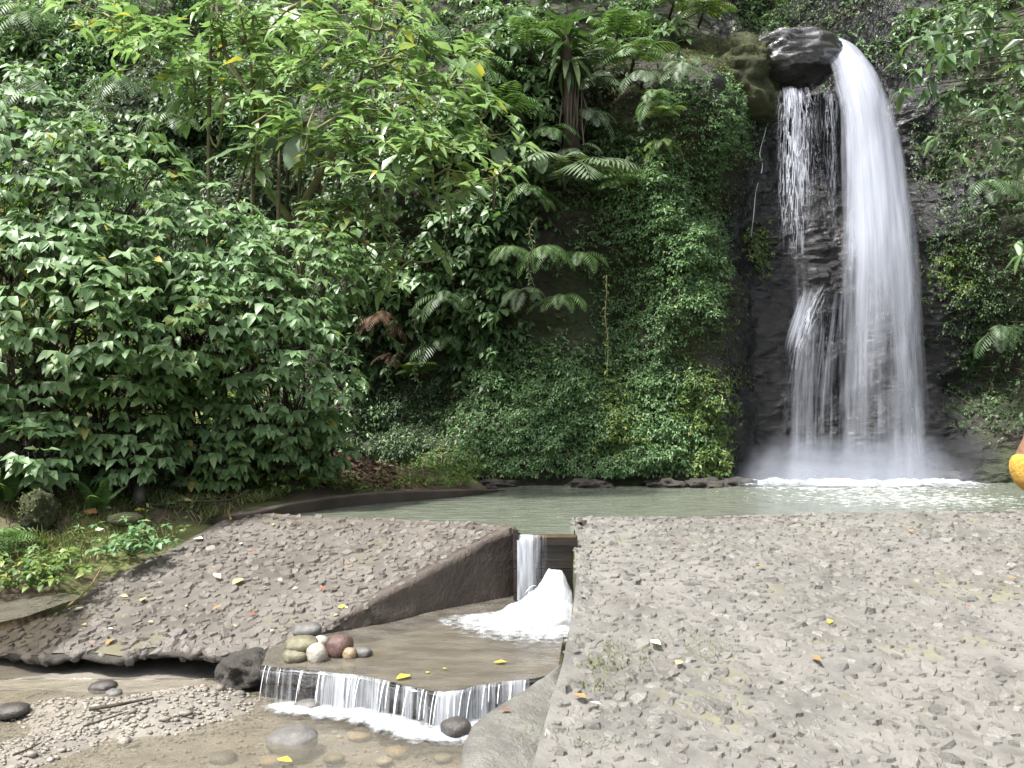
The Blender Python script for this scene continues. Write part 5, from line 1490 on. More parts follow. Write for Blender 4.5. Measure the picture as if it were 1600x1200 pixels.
# ------------------------------------------------------------------ giant-leaved plants
GL = giant_leaf()
def giant(label, px, py, d, size, face, roll, mat='giant', base=None):
    c = at(px, py, d)
    b = np.array([c[0] - 0.1, c[1] + 0.7, c[2] - 0.5]) if base is None else base
    root = thing('giant_leaf_plant', label, 'plant', b)
    ax = norm(np.array(face, float))
    rot = frames(ax[None], np.array([roll], float))[0]
    start = c - ax * size * 0.5
    o = bpy.data.objects.new('leaf', shared('giant_leaf', GL, M[mat])); COL.objects.link(o); o.parent = root
    o.matrix_basis = mat4(start - b, rot, size)
    s = Soup(); s.tube(curve_pts([b, (b + start) / 2 + np.array([0.0, 0.05, 0.15]), start], 12), np.linspace(0.022, 0.010, 12), 5)
    obj('stalk', s.mesh('stalk', M['vine'], origin=b), root)
giant('broad flat giant leaf at the top edge of the left thicket', 355, 235, 10.6, 0.62, (-0.9, -0.35, -0.25), (0, -0.35, 1))
giant('pale cupped giant leaf beside the sunlit tree trunk', 458, 238, 10.5, 0.42, (-0.4, -0.3, -0.9), (-0.2, -1, 0.3))
giant('second pale giant leaf right behind the cupped one', 495, 222, 10.9, 0.40, (0.3, -0.3, -0.9), (0.2, -1, 0.3))
giant('tall dark bluish leaf standing behind the cupped giant leaf', 440, 185, 11.2, 0.75, (0.1, -0.1, 1.0), (0.2, -1, 0.1), 'dark')
giant('long hanging giant leaf at the right tip of the sunlit crown', 782, 245, 11.0, 0.28, (0.45, -0.3, -0.8), (0.0, -1, 0.3))
giant('round giant leaf on the shaded wall beside the fibrous trunk', 845, 255, 12.9, 0.32, (0.2, -0.4, -0.9), (0.0, -1, 0.4), 'dark')
giant('bluish giant leaf under the left thicket at the frame edge', 25, 625, 8.6, 0.35, (0.2, -0.3, -0.9), (0.1, -1, 0.3), 'dark')
giant('pale jagged giant leaf above the sunlit crown', 440, 30, 11.8, 0.5, (-0.8, -0.3, -0.5), (0, -1, 0.4))

# ------------------------------------------------------------------ strap-leaved plant on its fibrous trunk
def strap_plant():
    rng = np.random.default_rng(5)
    b = on_cliff(893, 285, -0.1); top = at(885, 95, b[1] - 0.6)
    root = thing('strap_leaf_plant', 'strap-leaved plant crowning a fibrous brown trunk on the cliff', 'plant', b)
    s = Soup(); s.tube(curve_pts([b, at(893, 230, b[1] - 0.35), at(890, 160, b[1] - 0.5), top, top + (0, 0, 0.5)], 20), np.linspace(0.14, 0.06, 20) * (1 + 0.25 * rng.random(20)), 8)
    obj('trunk', s.mesh('trunk', M['fibre'], origin=b), root)
    for k in range(14):
        x = 875 + rng.random() * 35
        p0 = at(x, 100 + rng.random() * 70, b[1] - 0.62); ln = rng.uniform(0.5, 1.4)
        s = Soup(); s.tube([p0, p0 + (rng.normal() * 0.04, -0.03, -ln * 0.5), p0 + (rng.normal() * 0.06, -0.02, -ln)], [0.012, 0.010, 0.005], 4)
        obj('hanging_root', s.mesh('hanging_root', M['fibre'], origin=b), root)
    P_, A_, U_, S_ = [], [], [], []
    for tier, (dz, n, el, sz) in enumerate(((0.42, 8, 1.2, 0.55), (0.32, 10, 0.5, 0.62), (0.15, 12, 0.05, 0.6), (0.0, 12, -0.6, 0.55), (-0.15, 8, -1.2, 0.45))):
        for k in range(n):
            a = k * 6.283 / n + rng.normal() * 0.2 + tier
            ax = norm([math.cos(a), math.sin(a), el + rng.normal() * 0.15])
            P_.append(top + np.array([0, 0, dz])); A_.append(ax); U_.append((0.1 * rng.normal(), 0.1 * rng.normal(), 1.0)); S_.append(sz * rng.uniform(0.8, 1.15))
    leaves_on(root, b, np.array(P_), frames(np.array(A_), np.array(U_)), np.array(S_), LEAF_STRAP, M['strap'], 60, 6)
strap_plant()

# ------------------------------------------------------------------ trunks in the dark background
for px, py0, py1, d, r, lab in [(832, 330, -120, 14.4, 0.14, 'dim straight trunk left of the strap-leaved plant'), (925, 90, -160, 15.6, 0.30, 'broad dark trunk behind the strap-leaved plant at the top edge'), (620, 60, -160, 15.0, 0.12, 'dim trunk above the sunlit crown at the top edge')]:
    p0, p1 = at(px, py0, d), at(px + 6, py1, d + 0.3)
    root = thing('tree', lab, 'tree', p0)
    rng = np.random.default_rng(int(px))
    s = Soup(); s.tube(curve_pts([p0 - (0, -0.2, 0.8), p0, (p0 + p1) / 2 + (0.05, 0, 0), p1, p1 + (0, 0, 2.0)], 20), np.linspace(r, r * 0.7, 20), 9)
    obj('trunk', s.mesh('trunk', M['bark_dark'], origin=p0), root)
    C = p1 + (0, 0, 2.2) + rand_dirs(150, rng) * np.array([1.6, 1.2, 1.3]) * rng.uniform(0.5, 1, (150, 1))
    pos, rot, scl = whorl(C, C - (p1 + (0, 0, 2)), 6, 0.22, rng, 0.6)
    s = Soup(); s.many(*LEAF_OVATE[0], pos - p0, rot, scl)
    tag(obj('crown', s.mesh('crown', M['dark']), root), kind='stuff')

# ------------------------------------------------------------------ cliff plants with small leaves
def small_plant(label, px, py, w, h, n, leaf, mat, seed, group=None, fwd=0.28, name='creeper', cat='plant', tp=LEAF_SMALL):
    """a cushion of small leaves hanging on the rock: w, h in photo pixels"""
    rng = np.random.default_rng(seed)
    c = hit(px, py)
    root = thing(name, label, cat, c, group)
    sc = c[1] / F
    u = rng.normal(size=(n, 2)) * 0.42
    u = u[np.hypot(u[:, 0], u[:, 1]) < 1.0]
    x = c[0] + u[:, 0] * w * sc; z = c[2] + u[:, 1] * h * sc
    lump = 0.5 + 0.9 * fbm(x * 3.2 + seed, z * 3.2, 0, 3, seed)
    rr = np.clip(1 - np.hypot(u[:, 0], u[:, 1]), 0, 1)
    y = cliff_y(x, z) - fwd * rr ** 0.6 * np.clip(lump, 0.1, 1.3) - 0.02
    C = np.stack([x, y, z], -1)
    keep = z > 0.16
    C = C[keep]
    if tp is LEAF_SMALL:
        pos, rot, scl = whorl(C, np.tile([0.05, -0.8, 0.55], (len(C), 1)) + 0.35 * rng.normal(size=(len(C), 3)), 5, leaf, rng, 0.45, 0.85)
        s = Soup(); kd = rng.integers(0, len(tp), len(pos))
        for t in range(len(tp)):
            q = kd == t; s.many(tp[t][0], tp[t][1], pos[q] - c, rot[q], scl[q])
        tag(obj('foliage', s.mesh('foliage', mat), root), kind='stuff')
    else:
        pos, rot, scl = whorl(C, np.tile([0.05, -0.8, 0.55], (len(C), 1)) + 0.35 * rng.normal(size=(len(C), 3)), 5, leaf, rng, 0.6, 0.85)
        leaves_on(root, c, pos, rot, scl, tp, mat, 40, seed)
    s = Soup()
    for k in range(8):
        a = C[rng.integers(len(C))]; b2 = C[rng.integers(len(C))]
        s.tube(curve_pts([np.array([c[0], c[1] + 0.02, c[2]]), (a + c) / 2, a], 6), np.linspace(0.008, 0.003, 6), 3)
    obj('stem', s.mesh('stem', M['vine'], origin=c), root)
    return root
mat_lab = 'small-leaved creeper cushion in the green mat on the cliff foot above the pool'
for k, (px, py, w, h, n, lab, mt) in enumerate([
    (690, 735, 70, 40, 320, 'low bright green creeper along the waterline above the kerb end', 'small_yellow'), (760, 735, 70, 40, 320, 'low yellow-green creeper at the waterline in the middle of the cliff foot', 'small_yellow'),
    (740, 650, 80, 80, 420, 'creeper cushion right above the kerb end, left of the large pale cushion', 'small'), (830, 620, 90, 70, 480, 'large pale green creeper cushion in the middle of the cliff foot', 'small'), (880, 590, 70, 60, 360, 'creeper cushion just right of the top of the large pale cushion', 'small'), (800, 700, 80, 60, 420, 'creeper low on the cliff foot, between large pale cushion and waterline', 'small'),
    (880, 690, 90, 70, 480, 'creeper in the middle of the cliff foot under the bare hollow', 'small'), (950, 740, 70, 40, 330, 'creeper at the waterline left of the darkest overhang', 'small'), (960, 650, 60, 80, 360, 'yellowish creeper in the dark gap of the cliff foot', 'small_yellow'), (920, 640, 60, 60, 320, 'creeper left of the yellowish one in the dark gap', 'small'),
    (1010, 720, 80, 50, 420, 'creeper at the waterline over the dark overhang', 'small'), (1000, 590, 70, 70, 420, 'creeper cushion over the lower right end of the bare hollow', 'small'), (1040, 670, 80, 90, 460, 'tall creeper left of the yellow-green bulge at the wet rock', 'small'), (1090, 650, 60, 80, 420, 'yellow-green creeper bulging at the edge of the wet rock', 'small_yellow'),
    (1100, 730, 40, 40, 150, 'small creeper tuft low at the edge of the wet rock', 'small_yellow'), (1130, 715, 20, 40, 70, 'tiny lit creeper tuft hanging on the wet rock', 'small_yellow'),
    (1000, 500, 70, 80, 430, 'creeper right of the bare hollow, at mid height', 'small'), (1060, 430, 70, 90, 460, 'creeper curtain at the left edge of the wet rock', 'small'), (1100, 370, 60, 90, 460, 'bluish creeper curtain above the bare wet rock', 'small'), (1110, 460, 30, 60, 200, 'narrow creeper tongue hanging over the wet rock', 'small'),
    (1060, 330, 60, 70, 330, 'creeper on the upper mossy slope', 'small'), (1155, 185, 50, 60, 300, 'creeper patch below the shining boulder', 'small'), (1125, 230, 40, 50, 200, 'small creeper patch on the mossy slope under the boulder', 'small'), (1185, 390, 25, 40, 90, 'little green tuft alone on the wet rock left of the fall', 'small_yellow'),
    (970, 360, 70, 70, 380, 'creeper right of the large grey tree fern', 'small'), (940, 270, 70, 60, 330, 'creeper under the pale ferns of the upper cliff', 'small'), (1000, 290, 60, 60, 280, 'creeper at the left border of the mossy slope', 'small'),
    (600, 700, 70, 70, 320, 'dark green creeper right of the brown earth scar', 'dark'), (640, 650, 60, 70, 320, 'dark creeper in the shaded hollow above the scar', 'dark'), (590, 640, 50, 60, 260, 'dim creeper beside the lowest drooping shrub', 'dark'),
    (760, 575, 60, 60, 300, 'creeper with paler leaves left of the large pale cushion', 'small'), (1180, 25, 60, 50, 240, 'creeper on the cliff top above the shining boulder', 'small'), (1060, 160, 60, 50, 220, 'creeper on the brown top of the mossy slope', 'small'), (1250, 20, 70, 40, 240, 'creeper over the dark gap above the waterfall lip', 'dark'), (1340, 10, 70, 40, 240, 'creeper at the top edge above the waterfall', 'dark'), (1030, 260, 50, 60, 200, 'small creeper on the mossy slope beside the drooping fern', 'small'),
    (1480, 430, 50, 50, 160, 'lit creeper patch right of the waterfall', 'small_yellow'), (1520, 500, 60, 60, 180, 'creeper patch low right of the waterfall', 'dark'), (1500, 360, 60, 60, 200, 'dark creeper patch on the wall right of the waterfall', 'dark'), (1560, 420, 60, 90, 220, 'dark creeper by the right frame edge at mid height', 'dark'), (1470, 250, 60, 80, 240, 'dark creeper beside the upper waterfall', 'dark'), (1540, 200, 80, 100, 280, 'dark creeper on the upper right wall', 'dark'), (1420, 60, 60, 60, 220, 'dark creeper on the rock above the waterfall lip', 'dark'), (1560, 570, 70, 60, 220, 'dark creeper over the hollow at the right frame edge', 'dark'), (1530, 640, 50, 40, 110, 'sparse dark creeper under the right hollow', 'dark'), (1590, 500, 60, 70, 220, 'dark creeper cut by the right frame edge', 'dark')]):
    small_plant(lab, px, py, w * 1.3, h * 1.3, int(n * 1.15), 0.066, M[mt], 500 + k, group='small-leaved creepers on the cliff')
# broad-leaved plants in the shade of the cliff
for k, (px, py, w, h, n, lf, lab, mt) in enumerate([
    (760, 480, 70, 80, 90, 0.17, 'broad-leaved plant beside the dull grey fern', 'broad'), (740, 350, 80, 60, 90, 0.18, 'broad-leaved plant with paired leaves under the sunlit crown', 'broad'), (660, 440, 80, 90, 110, 0.18, 'whorled plant under the bare hanging twigs', 'broad'), (570, 420, 70, 70, 90, 0.18, 'broad-leaved plant at the right shoulder of the thicket', 'broad'),
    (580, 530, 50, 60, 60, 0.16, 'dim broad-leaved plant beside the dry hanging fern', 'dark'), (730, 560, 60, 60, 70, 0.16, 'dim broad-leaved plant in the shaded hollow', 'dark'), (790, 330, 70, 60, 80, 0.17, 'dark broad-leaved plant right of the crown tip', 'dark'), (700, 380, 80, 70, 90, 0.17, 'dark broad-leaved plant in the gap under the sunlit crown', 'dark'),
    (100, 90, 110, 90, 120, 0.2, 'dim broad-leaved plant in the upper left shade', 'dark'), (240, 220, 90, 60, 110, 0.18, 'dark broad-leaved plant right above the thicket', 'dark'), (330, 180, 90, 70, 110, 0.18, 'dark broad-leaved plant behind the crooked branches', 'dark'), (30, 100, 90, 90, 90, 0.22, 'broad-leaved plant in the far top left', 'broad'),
    (780, 60, 90, 80, 110, 0.18, 'dark broad-leaved plant between the sunlit crown and the dim trunk', 'dark'), (700, 210, 70, 60, 90, 0.2, 'broad-leaved plant behind the right half of the crown', 'broad'), (1000, 40, 70, 50, 90, 0.16, 'glossy broad-leaved plant on the cliff top', 'broad'), (850, 150, 60, 60, 70, 0.16, 'bright small-tree sprout left of the fibrous trunk', 'broad'), (820, 250, 60, 70, 80, 0.15, 'leafy plant at the right end of the sunlit crown', 'broad')]):
    small_plant(lab, px, py, w * 1.3, h * 1.3, n, lf, M[mt], 600 + k, group='broad-leaved plants on the cliff', fwd=0.5, name='broadleaf_plant', tp=LEAF_OVATE)

# ------------------------------------------------------------------ undergrowth that nobody could count
def undergrowth():
    rng = np.random.default_rng(91)
    n = 44000
    x = rng.uniform(-12, 10.5, n); z = rng.uniform(0.1, 13.5, n)
    free = sstep(3.2, 2.2, x + 0.5 * fbm(x, z, 0, 3, 93)) + sstep(7.3, 8.2, x + 0.6 * fbm(x * 1.2, z * 1.2, 0, 3, 95)) + sstep(7.6, 8.6, z)
    bare = sgauss(x, 1.7, 0.35) * sgauss(z, 2.9, 1.1) + 1.2 * sgauss(x, -1.9, 0.45) * sgauss(z, 0.6, 0.6)
    bare = bare + 1.1 * sgauss(x, 3.0, 0.75) * sgauss(z, 5.0, 1.6) + 0.75 * sgauss(x, -1.3, 0.9) * sgauss(z, 1.9, 1.1)
    bare = bare + 0.62 * sstep(-0.3, 0.4, x) * sstep(4.6, 3.8, z) + 0.9 * sgauss(x, 1.75, 0.35) * sgauss(z, 2.6, 1.4)
    bare = np.where(z < 0.3, 1.0, bare)
    dn = np.clip(free, 0, 1) * (1 - np.clip(bare * 1.5, 0, 1)) * np.clip(0.55 + 1.1 * fbm(x * 0.9, z * 0.9, 0, 3, 97) + 0.5 * sstep(3.5, 5, z) * sstep(1, -1, x), 0.05, 1)
    k = rng.random(n) < dn
    x, z = x[k], z[k]
    mound = np.clip(0.15 + 0.6 * fbm(x * 1.6, z * 1.6, 0, 3, 99), 0.0, 0.6)
    y = cliff_y(x, z) - mound * rng.uniform(0.3, 1.0, len(x)) - 0.02
    C = np.stack([x, y, z], -1)
    pos, rot, scl = whorl(C, np.tile([0.0, -0.8, 0.5], (len(C), 1)) + 0.5 * rng.normal(size=(len(C), 3)), 4, 0.115, rng, 0.6, 0.9)
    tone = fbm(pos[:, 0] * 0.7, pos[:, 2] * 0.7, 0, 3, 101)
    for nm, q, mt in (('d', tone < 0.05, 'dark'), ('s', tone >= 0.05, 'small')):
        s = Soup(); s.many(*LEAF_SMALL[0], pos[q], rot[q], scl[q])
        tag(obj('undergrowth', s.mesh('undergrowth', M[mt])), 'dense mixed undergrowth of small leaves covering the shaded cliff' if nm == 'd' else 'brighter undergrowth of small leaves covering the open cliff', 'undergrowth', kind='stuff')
undergrowth()
def cliff_moss():
    rng = np.random.default_rng(14)
    n = 70000
    x = rng.uniform(1.6, 4.6, n); z = rng.uniform(1.5, 7.4, n)
    k = rng.random(n) < np.clip(0.35 + 1.2 * fbm(x * 1.3, z * 1.3, 0, 4, 15), 0, 1) * sstep(4.3, 3.5, x + 0.4 * fbm(x, z, 0, 3, 16)) * np.clip(0.25 + sgauss(x, 3.0, 0.9) * sgauss(z, 5.2, 2.0), 0, 1)
    x, z = x[k], z[k]
    C = np.stack([x, cliff_y(x, z) - 0.01, z], -1)
    ax = np.tile([0.0, -0.7, -0.5], (len(x), 1)) + 0.6 * rng.normal(size=(len(x), 3))
    s = Soup(); s.many(*leaf2(0.5, 0.2, 0.3), C, frames(ax, np.tile([0.1, -0.5, 0.8], (len(x), 1))), rng.uniform(0.025, 0.06, len(x)))
    tag(obj('moss', s.mesh('moss', M['mossleaf'])), 'short olive moss on the open slope left of the waterfall', 'moss', kind='stuff')
cliff_moss()
def bank_cover():
    rng = np.random.default_rng(33)
    n = 15000
    x = rng.uniform(-9, -0.6, n); y = rng.uniform(6.4, 13.5, n)
    ex = np.interp(y, EL[::-1, 1][np.argsort(EL[::-1, 1])], EL[::-1, 0][np.argsort(EL[::-1, 1])])
    k = (x < ex - 0.12) & (rng.random(n) < np.clip(0.35 + 1.0 * fbm(x * 1.1, y * 1.1, 0, 3, 35), 0.04, 1))
    scar = (np.hypot((x + 2.05) / 0.6, (y - 12.0) / 1.0) < 1)
    k &= ~scar
    x, y = x[k], y[k]
    under = sstep(9.2, 9.9, y - 0.25 * (x + 4)) * sstep(-2.0, -2.8, x)
    C = np.stack([x, y, bank_z(x, y) + rng.uniform(0.0, 0.10, len(x)) + under * rng.uniform(0, 0.55, len(x))], -1)
    pos, rot, scl = whorl(C, np.tile([0.0, -0.2, 1.0], (len(C), 1)) + 0.4 * rng.normal(size=(len(C), 3)), 5, 0.06, rng, 0.1, 0.9)
    scl = scl * np.repeat(1 + 0.9 * under, 5)
    s = Soup(); s.many(*LEAF_SMALL[0], pos, rot, scl)
    tag(obj('ground_cover', s.mesh('ground_cover', M['small_yellow'])), 'low leafy ground cover on the left bank', 'ground cover', kind='stuff')
    # grass, partly dry, on the open bank
    n = 16000
    x = rng.uniform(-5.6, -2.6, n); y = rng.uniform(6.5, 10.2, n)
    ex = np.interp(y, EL[::-1, 1][np.argsort(EL[::-1, 1])], EL[::-1, 0][np.argsort(EL[::-1, 1])])
    k = (x < ex - 0.05) & (rng.random(n) < np.clip(0.5 + fbm(x * 1.7, y * 1.7, 0, 3, 37), 0, 1))
    x, y = x[k], y[k]
    ax = np.stack([rng.normal(size=len(x)) * 0.5, rng.normal(size=len(x)) * 0.5 - 0.2, np.full(len(x), 0.8)], -1)
    s = Soup(); s.many(*leaf2(0.09, 0.2, 0.35), np.stack([x, y, bank_z(x, y) - 0.01], -1), frames(ax, np.tile([0.2, -1.0, 0.3], (len(x), 1))), rng.uniform(0.05, 0.14, len(x)))
    tag(obj('grass', s.mesh('grass', M['grass'])), 'short pale grass and moss on the open part of the bank', 'grass', kind='stuff')
bank_cover()
def leaf_litter():
    rng = np.random.default_rng(73)
    n = 1500
    x = -2.05 + rng.normal(size=n) * 0.42; y = 12.0 + rng.normal(size=n) * 0.6
    ky_ = np.interp(x, kerb_top[:, 0], kerb_top[:, 1])
    q = y > ky_ + 0.25; x, y = x[q], y[q]
    ax = rng.normal(size=(len(x), 3)) * np.array([1, 1, 0.3])
    s = Soup(); s.many(*LEAF_SMALL[0], np.stack([x, y, bank_z(x, y) + 0.02], -1), frames(ax, np.tile([0.1, -0.5, 1.0], (len(x), 1)) + 0.4 * rng.normal(size=(len(x), 3))), rng.uniform(0.05, 0.12, len(x)))
    tag(obj('leaf_litter', s.mesh('leaf_litter', M['litter'])), 'brown leaf litter on the earth scar beside the thicket', 'leaf litter', kind='stuff')
leaf_litter()
def small_bank_plants():
    for k, (x, y, lab, mt) in enumerate([(-5.35, 7.6, 'broad-leaved plant at the left frame edge above the trickle', 'broad'), (-4.05, 9.3, 'fine-leaved bright herb under the thicket beside the pale fern', 'small_yellow'), (-2.75, 11.2, 'herb patch at the foot of the lowest drooping shrub', 'small'), (-2.3, 10.9, 'low herb behind the start of the kerb', 'small_yellow'), (-3.3, 7.75, 'low green weed at the edge of the left apron', 'small'), (-3.72, 7.15, 'weed with round leaves beside the trickle', 'small_yellow')]):
        rng = np.random.default_rng(700 + k)
        z = float(bank_z(np.array(x), np.array(y)))
        b = np.array([x, y, z]); root = thing('herb', lab, 'herb', b)
        C = b + np.abs(rng.normal(size=(60, 3))) * np.array([0, 0, 0.10]) + rng.normal(size=(60, 3)) * np.array([0.16, 0.14, 0.02]) + (0, 0, 0.04)
        pos, rot, scl = whorl(C, np.tile([0, -0.3, 1.0], (60, 1)), 5, 0.16 if k == 0 else 0.075, rng, 0.3)
        s = Soup(); s.many(*LEAF_OVATE[0], pos - b, rot, scl)
        tag(obj('foliage', s.mesh('foliage', M[mt]), root), kind='stuff')
        s = Soup()
        for q in range(10): s.tube([b + (0, 0, -0.02), (b + C[q]) / 2, C[q]], [0.004, 0.003, 0.002], 3)
        obj('stem', s.mesh('stem', M['vine'], origin=b), root)
small_bank_plants()

# ------------------------------------------------------------------ hanging vines
for k, (px, y0, y1, d, lab) in enumerate([(545, 300, 470, 11.9, 'mossy vine hanging beside the sunlit tree trunk'), (600, 300, 480, 12.2, 'vine hanging under the left part of the crown'), (655, 490, 600, 12.6, 'thin vine with a yellow tip in the shaded hollow'), (560, 430, 520, 11.9, 'brown root hanging behind the thicket edge'), (610, 500, 600, 12.4, 'ragged brown vine in the shaded hollow'), (950, 430, 590, 13.2, 'thin vine across the bare rock hollow'), (830, 340, 450, 12.9, 'dark vine beside the tree fern'), (530, 250, 480, 11.6, 'loose vine curtain under the crown near the giant leaves'), (700, 300, 420, 12.4, 'pale aerial root under the middle of the crown')]):
    rng = np.random.default_rng(800 + k)
    pts = [at(px + rng.normal() * 6, y0 + (y1 - y0) * t, d) for t in np.linspace(0, 1, 6)]
    root = thing('hanging_vine', lab, 'vine', pts[0])
    s = Soup(); s.tube(curve_pts(pts, 24), np.linspace(0.012, 0.006, 24), 4)
    obj('stem', s.mesh('stem', M['vine'], origin=pts[0]), root)
    C = curve_pts(pts, 14); 
    pos, rot, scl = whorl(C, np.tile([0, -1.0, 0.1], (14, 1)), 3, 0.07, rng, 0.8)
    s = Soup(); s.many(*LEAF_SMALL[1], pos - pts[0], rot, scl)
    tag(obj('foliage', s.mesh('foliage', M['small_yellow'] if k % 2 else M['small']), root), kind='stuff')

# ------------------------------------------------------------------ tree reaching in from the right
def right_tree():
    rng = np.random.default_rng(55)
    b = np.array([8.6, 9.6, -0.5])
    root = thing('overhanging_tree', 'tree reaching in from the right edge with drooping palmate leaves', 'tree', b)
    s = Soup(); s.tube(curve_pts([b + (0, 0, -0.8), b + (0.1, 0, 2), b + (0.0, -0.1, 4.0), b + (0.3, 0, 6.5), b + (0.4, 0.1, 9.0)], 20), np.linspace(0.2, 0.09, 20), 9)
    obj('trunk', s.mesh('trunk', M['bark_dark'], origin=b), root)
    spr = [(1425, 28), (1500, 20), (1545, 12), (1590, 30), (1440, 58), (1408, 92), (1478, 52), (1500, 60), (1560, 58), (1525, 92), (1410, 140), (1452, 118), (1492, 98), (1590, 105), (1545, 62), (1580, 80), (1462, 212), (1590, 185), (1568, 178), (1545, 170), (1595, 245), (1560, 215), (1590, 375), (1598, 395), (1570, 150), (1520, 40), (1475, 85), (1600, 60), (1430, 110), (1612, 300), (1630, 150), (1640, 80), (1620, 20), (1560, -20), (1500, -25)]
    tips, dirs, br = [], [], []
    s = Soup()
    for k, (x, y) in enumerate(spr):
        d = rng.uniform(7.8, 9.2)
        t = at(x, y, d); tips.append(t); dirs.append(norm(np.array([-0.7, -0.35, -0.25]) + rng.normal(size=3) * 0.25))
        st = b + np.array([0.05, 0, np.clip(t[2] - b[2] + rng.uniform(0.0, 0.9), 2.2, 8.0)])
        s = Soup(); s.tube(curve_pts([st, (st * 0.6 + t * 0.4) + (0, 0, 0.45), (st * 0.2 + t * 0.8) + (0, 0, 0.22), t], 12), np.linspace(0.016, 0.003, 12), 5)
        obj('branch', s.mesh('branch', M['bark_dark'], origin=b), root)
        for q in range(1):
            f = rng.uniform(0.1, 0.45); t2 = t * (1 - f * 0.5) + st * f * 0.5 + rng.normal(size=3) * 0.14
            tips.append(t2); dirs.append(norm(np.array([-0.6, -0.4, -0.3]) + rng.normal(size=3) * 0.35))
    pos, rot, scl = whorl(np.array(tips), np.array(dirs), 7, 0.18, rng, droop=0.6, spread=0.8)
    leaves_on(root, b, pos, rot, scl, LEAF_LONG, M['palmate'], 300, 56)
right_tree()

# ------------------------------------------------------------------ fallen leaves, twigs, tufts
FLAT = [leaf8(0.55, 0.06, 0.10), leaf8(0.40, -0.10, 0.25), leaf8(0.75, 0.03, 0.06)]
def litter(label, p, nrm, size, mat, seed, group=None, name='fallen_leaf', tp=None):
    rng = np.random.default_rng(seed)
    a = rng.uniform(0, 6.28)
    ax = norm(np.array([math.cos(a), math.sin(a), 0.05])); ax = norm(ax - nrm * np.dot(ax, nrm) * 0.8)
    rot = frames(ax[None], np.asarray(nrm, float)[None])[0]
    o = bpy.data.objects.new(name, shared('fallen_leaf', tp or FLAT[seed % 3], M[mat])); COL.objects.link(o)
    o.matrix_basis = mat4(np.asarray(p) - ax * size * 0.5, rot, float(size))
    return tag(o, label, 'leaf', group)
nL = norm(PL[1] * np.sign(PL[1][2])); nR = norm(PR[1] * np.sign(PR[1][2])); UP = np.array([0, 0, 1.0])
gL, gR, gW = 'fallen leaves on the left apron', 'fallen leaves on the right apron', 'yellow leaves afloat'
for k, (x, y, z, s, lab) in enumerate([(630, 1057, -0.535, 0.11, 'yellow leaf caught on the lip of the lower cascade'), (781, 1034, -0.538, 0.085, 'round yellow leaf lying in the channel below the gush'), (668, 1050, -0.538, 0.035, 'small yellow leaf floating between two larger ones'), (695, 1044, -0.538, 0.03, 'tiny yellow-green leaf in the middle of the channel'), (445, 1187, -0.705, 0.09, 'yellow leaf in the lower stream under the large grey stone'), (1120, 768, 0.012, 0.06, 'tiny yellow leaf afloat on the pool near its left half')]):
    litter(lab, onz(x, y, z), UP, s, 'yellow', k, gW, tp=FLAT[2])
for k, (x, y, s, mt, lab) in enumerate([(535, 952, 0.08, 'yellow', 'bright yellow leaf at the top of the dark channel wall'), (505, 923, 0.07, 'red', 'reddish leaf on the left apron above the yellow one'), (340, 905, 0.14, 'pale', 'large pale leaf upright on the left apron'), (372, 912, 0.13, 'tan', 'large curled tan leaf beside the pale one on the left apron'), (438, 910, 0.07, 'pale', 'small pale leaf in the middle of the left apron'), (340, 954, 0.09, 'orange', 'orange-tan leaf low on the left apron'), (394, 963, 0.06, 'red', 'small red leaf low on the left apron'), (172, 1007, 0.09, 'orange', 'orange leaf at the broken edge of the left apron'), (146, 1012, 0.06, 'red', 'small red leaf at the broken edge of the left apron'), (396, 864, 0.06, 'red', 'red leaf high on the left apron'), (225, 940, 0.10, 'tan', 'thin tan leaf near the left border of the apron'), (195, 937, 0.12, 'tan', 'long tan leaf at the left border of the apron'), (125, 955, 0.08, 'pale', 'pale leaf where the trickle meets the apron'), (310, 845, 0.12, 'pale', 'long pale strip of leaf at the upper left apron corner')]):
    litter(lab, onplane(x, y, PL) + nL * 0.025, nL, s, mt, 20 + k, gL)
rng = np.random.default_rng(61)
for k in range(20):
    u, v = rng.uniform(0.05, 0.95), rng.uniform(0.03, 0.9)
    p = PLV[int(v * 69), int(u * 89)]
    litter('small dry leaf among the stones of the left apron', p + nL * 0.022, nL, rng.uniform(0.03, 0.06), ['tan', 'straw', 'tan', 'pale'][k % 4], 60 + k, 'small dry leaves on the left apron')
for k, (x, y, s, mt, lab) in enumerate([(1424, 833, 0.08, 'orange', 'orange leaf on the right apron near the pool edge'), (1062, 856, 0.08, 'red', 'reddish leaf on the upper middle of the right apron'), (1188, 888, 0.07, 'straw', 'dark brown leaf on the upper right apron'), (1296, 977, 0.08, 'yellow', 'yellow leaf on the middle of the right apron'), (1275, 1037, 0.12, 'orange', 'curled orange leaf on the lower middle of the right apron'), (1024, 1010, 0.09, 'pale', 'whitish leaf among the weeds of the right apron'), (1584, 908, 0.07, 'orange', 'orange leaf near the right frame edge'), (1514, 953, 0.05, 'red', 'pinkish leaf on the right apron near the frame edge'), (1060, 1042, 0.07, 'tan', 'tan leaf at the right of the weedy crack'), (905, 1094, 0.09, 'orange', 'tan-orange leaf on the left margin of the right apron'), (930, 1107, 0.06, 'pale', 'small pale leaf beside the weedy crack')]):
    litter(lab, onplane(x, y, PR) + nR * 0.028, nR, s, mt, 120 + k, gR)
litter('small red leaf on the worn concrete ledge', onz(790, 1108, -0.545), UP, 0.06, 'red', 150)
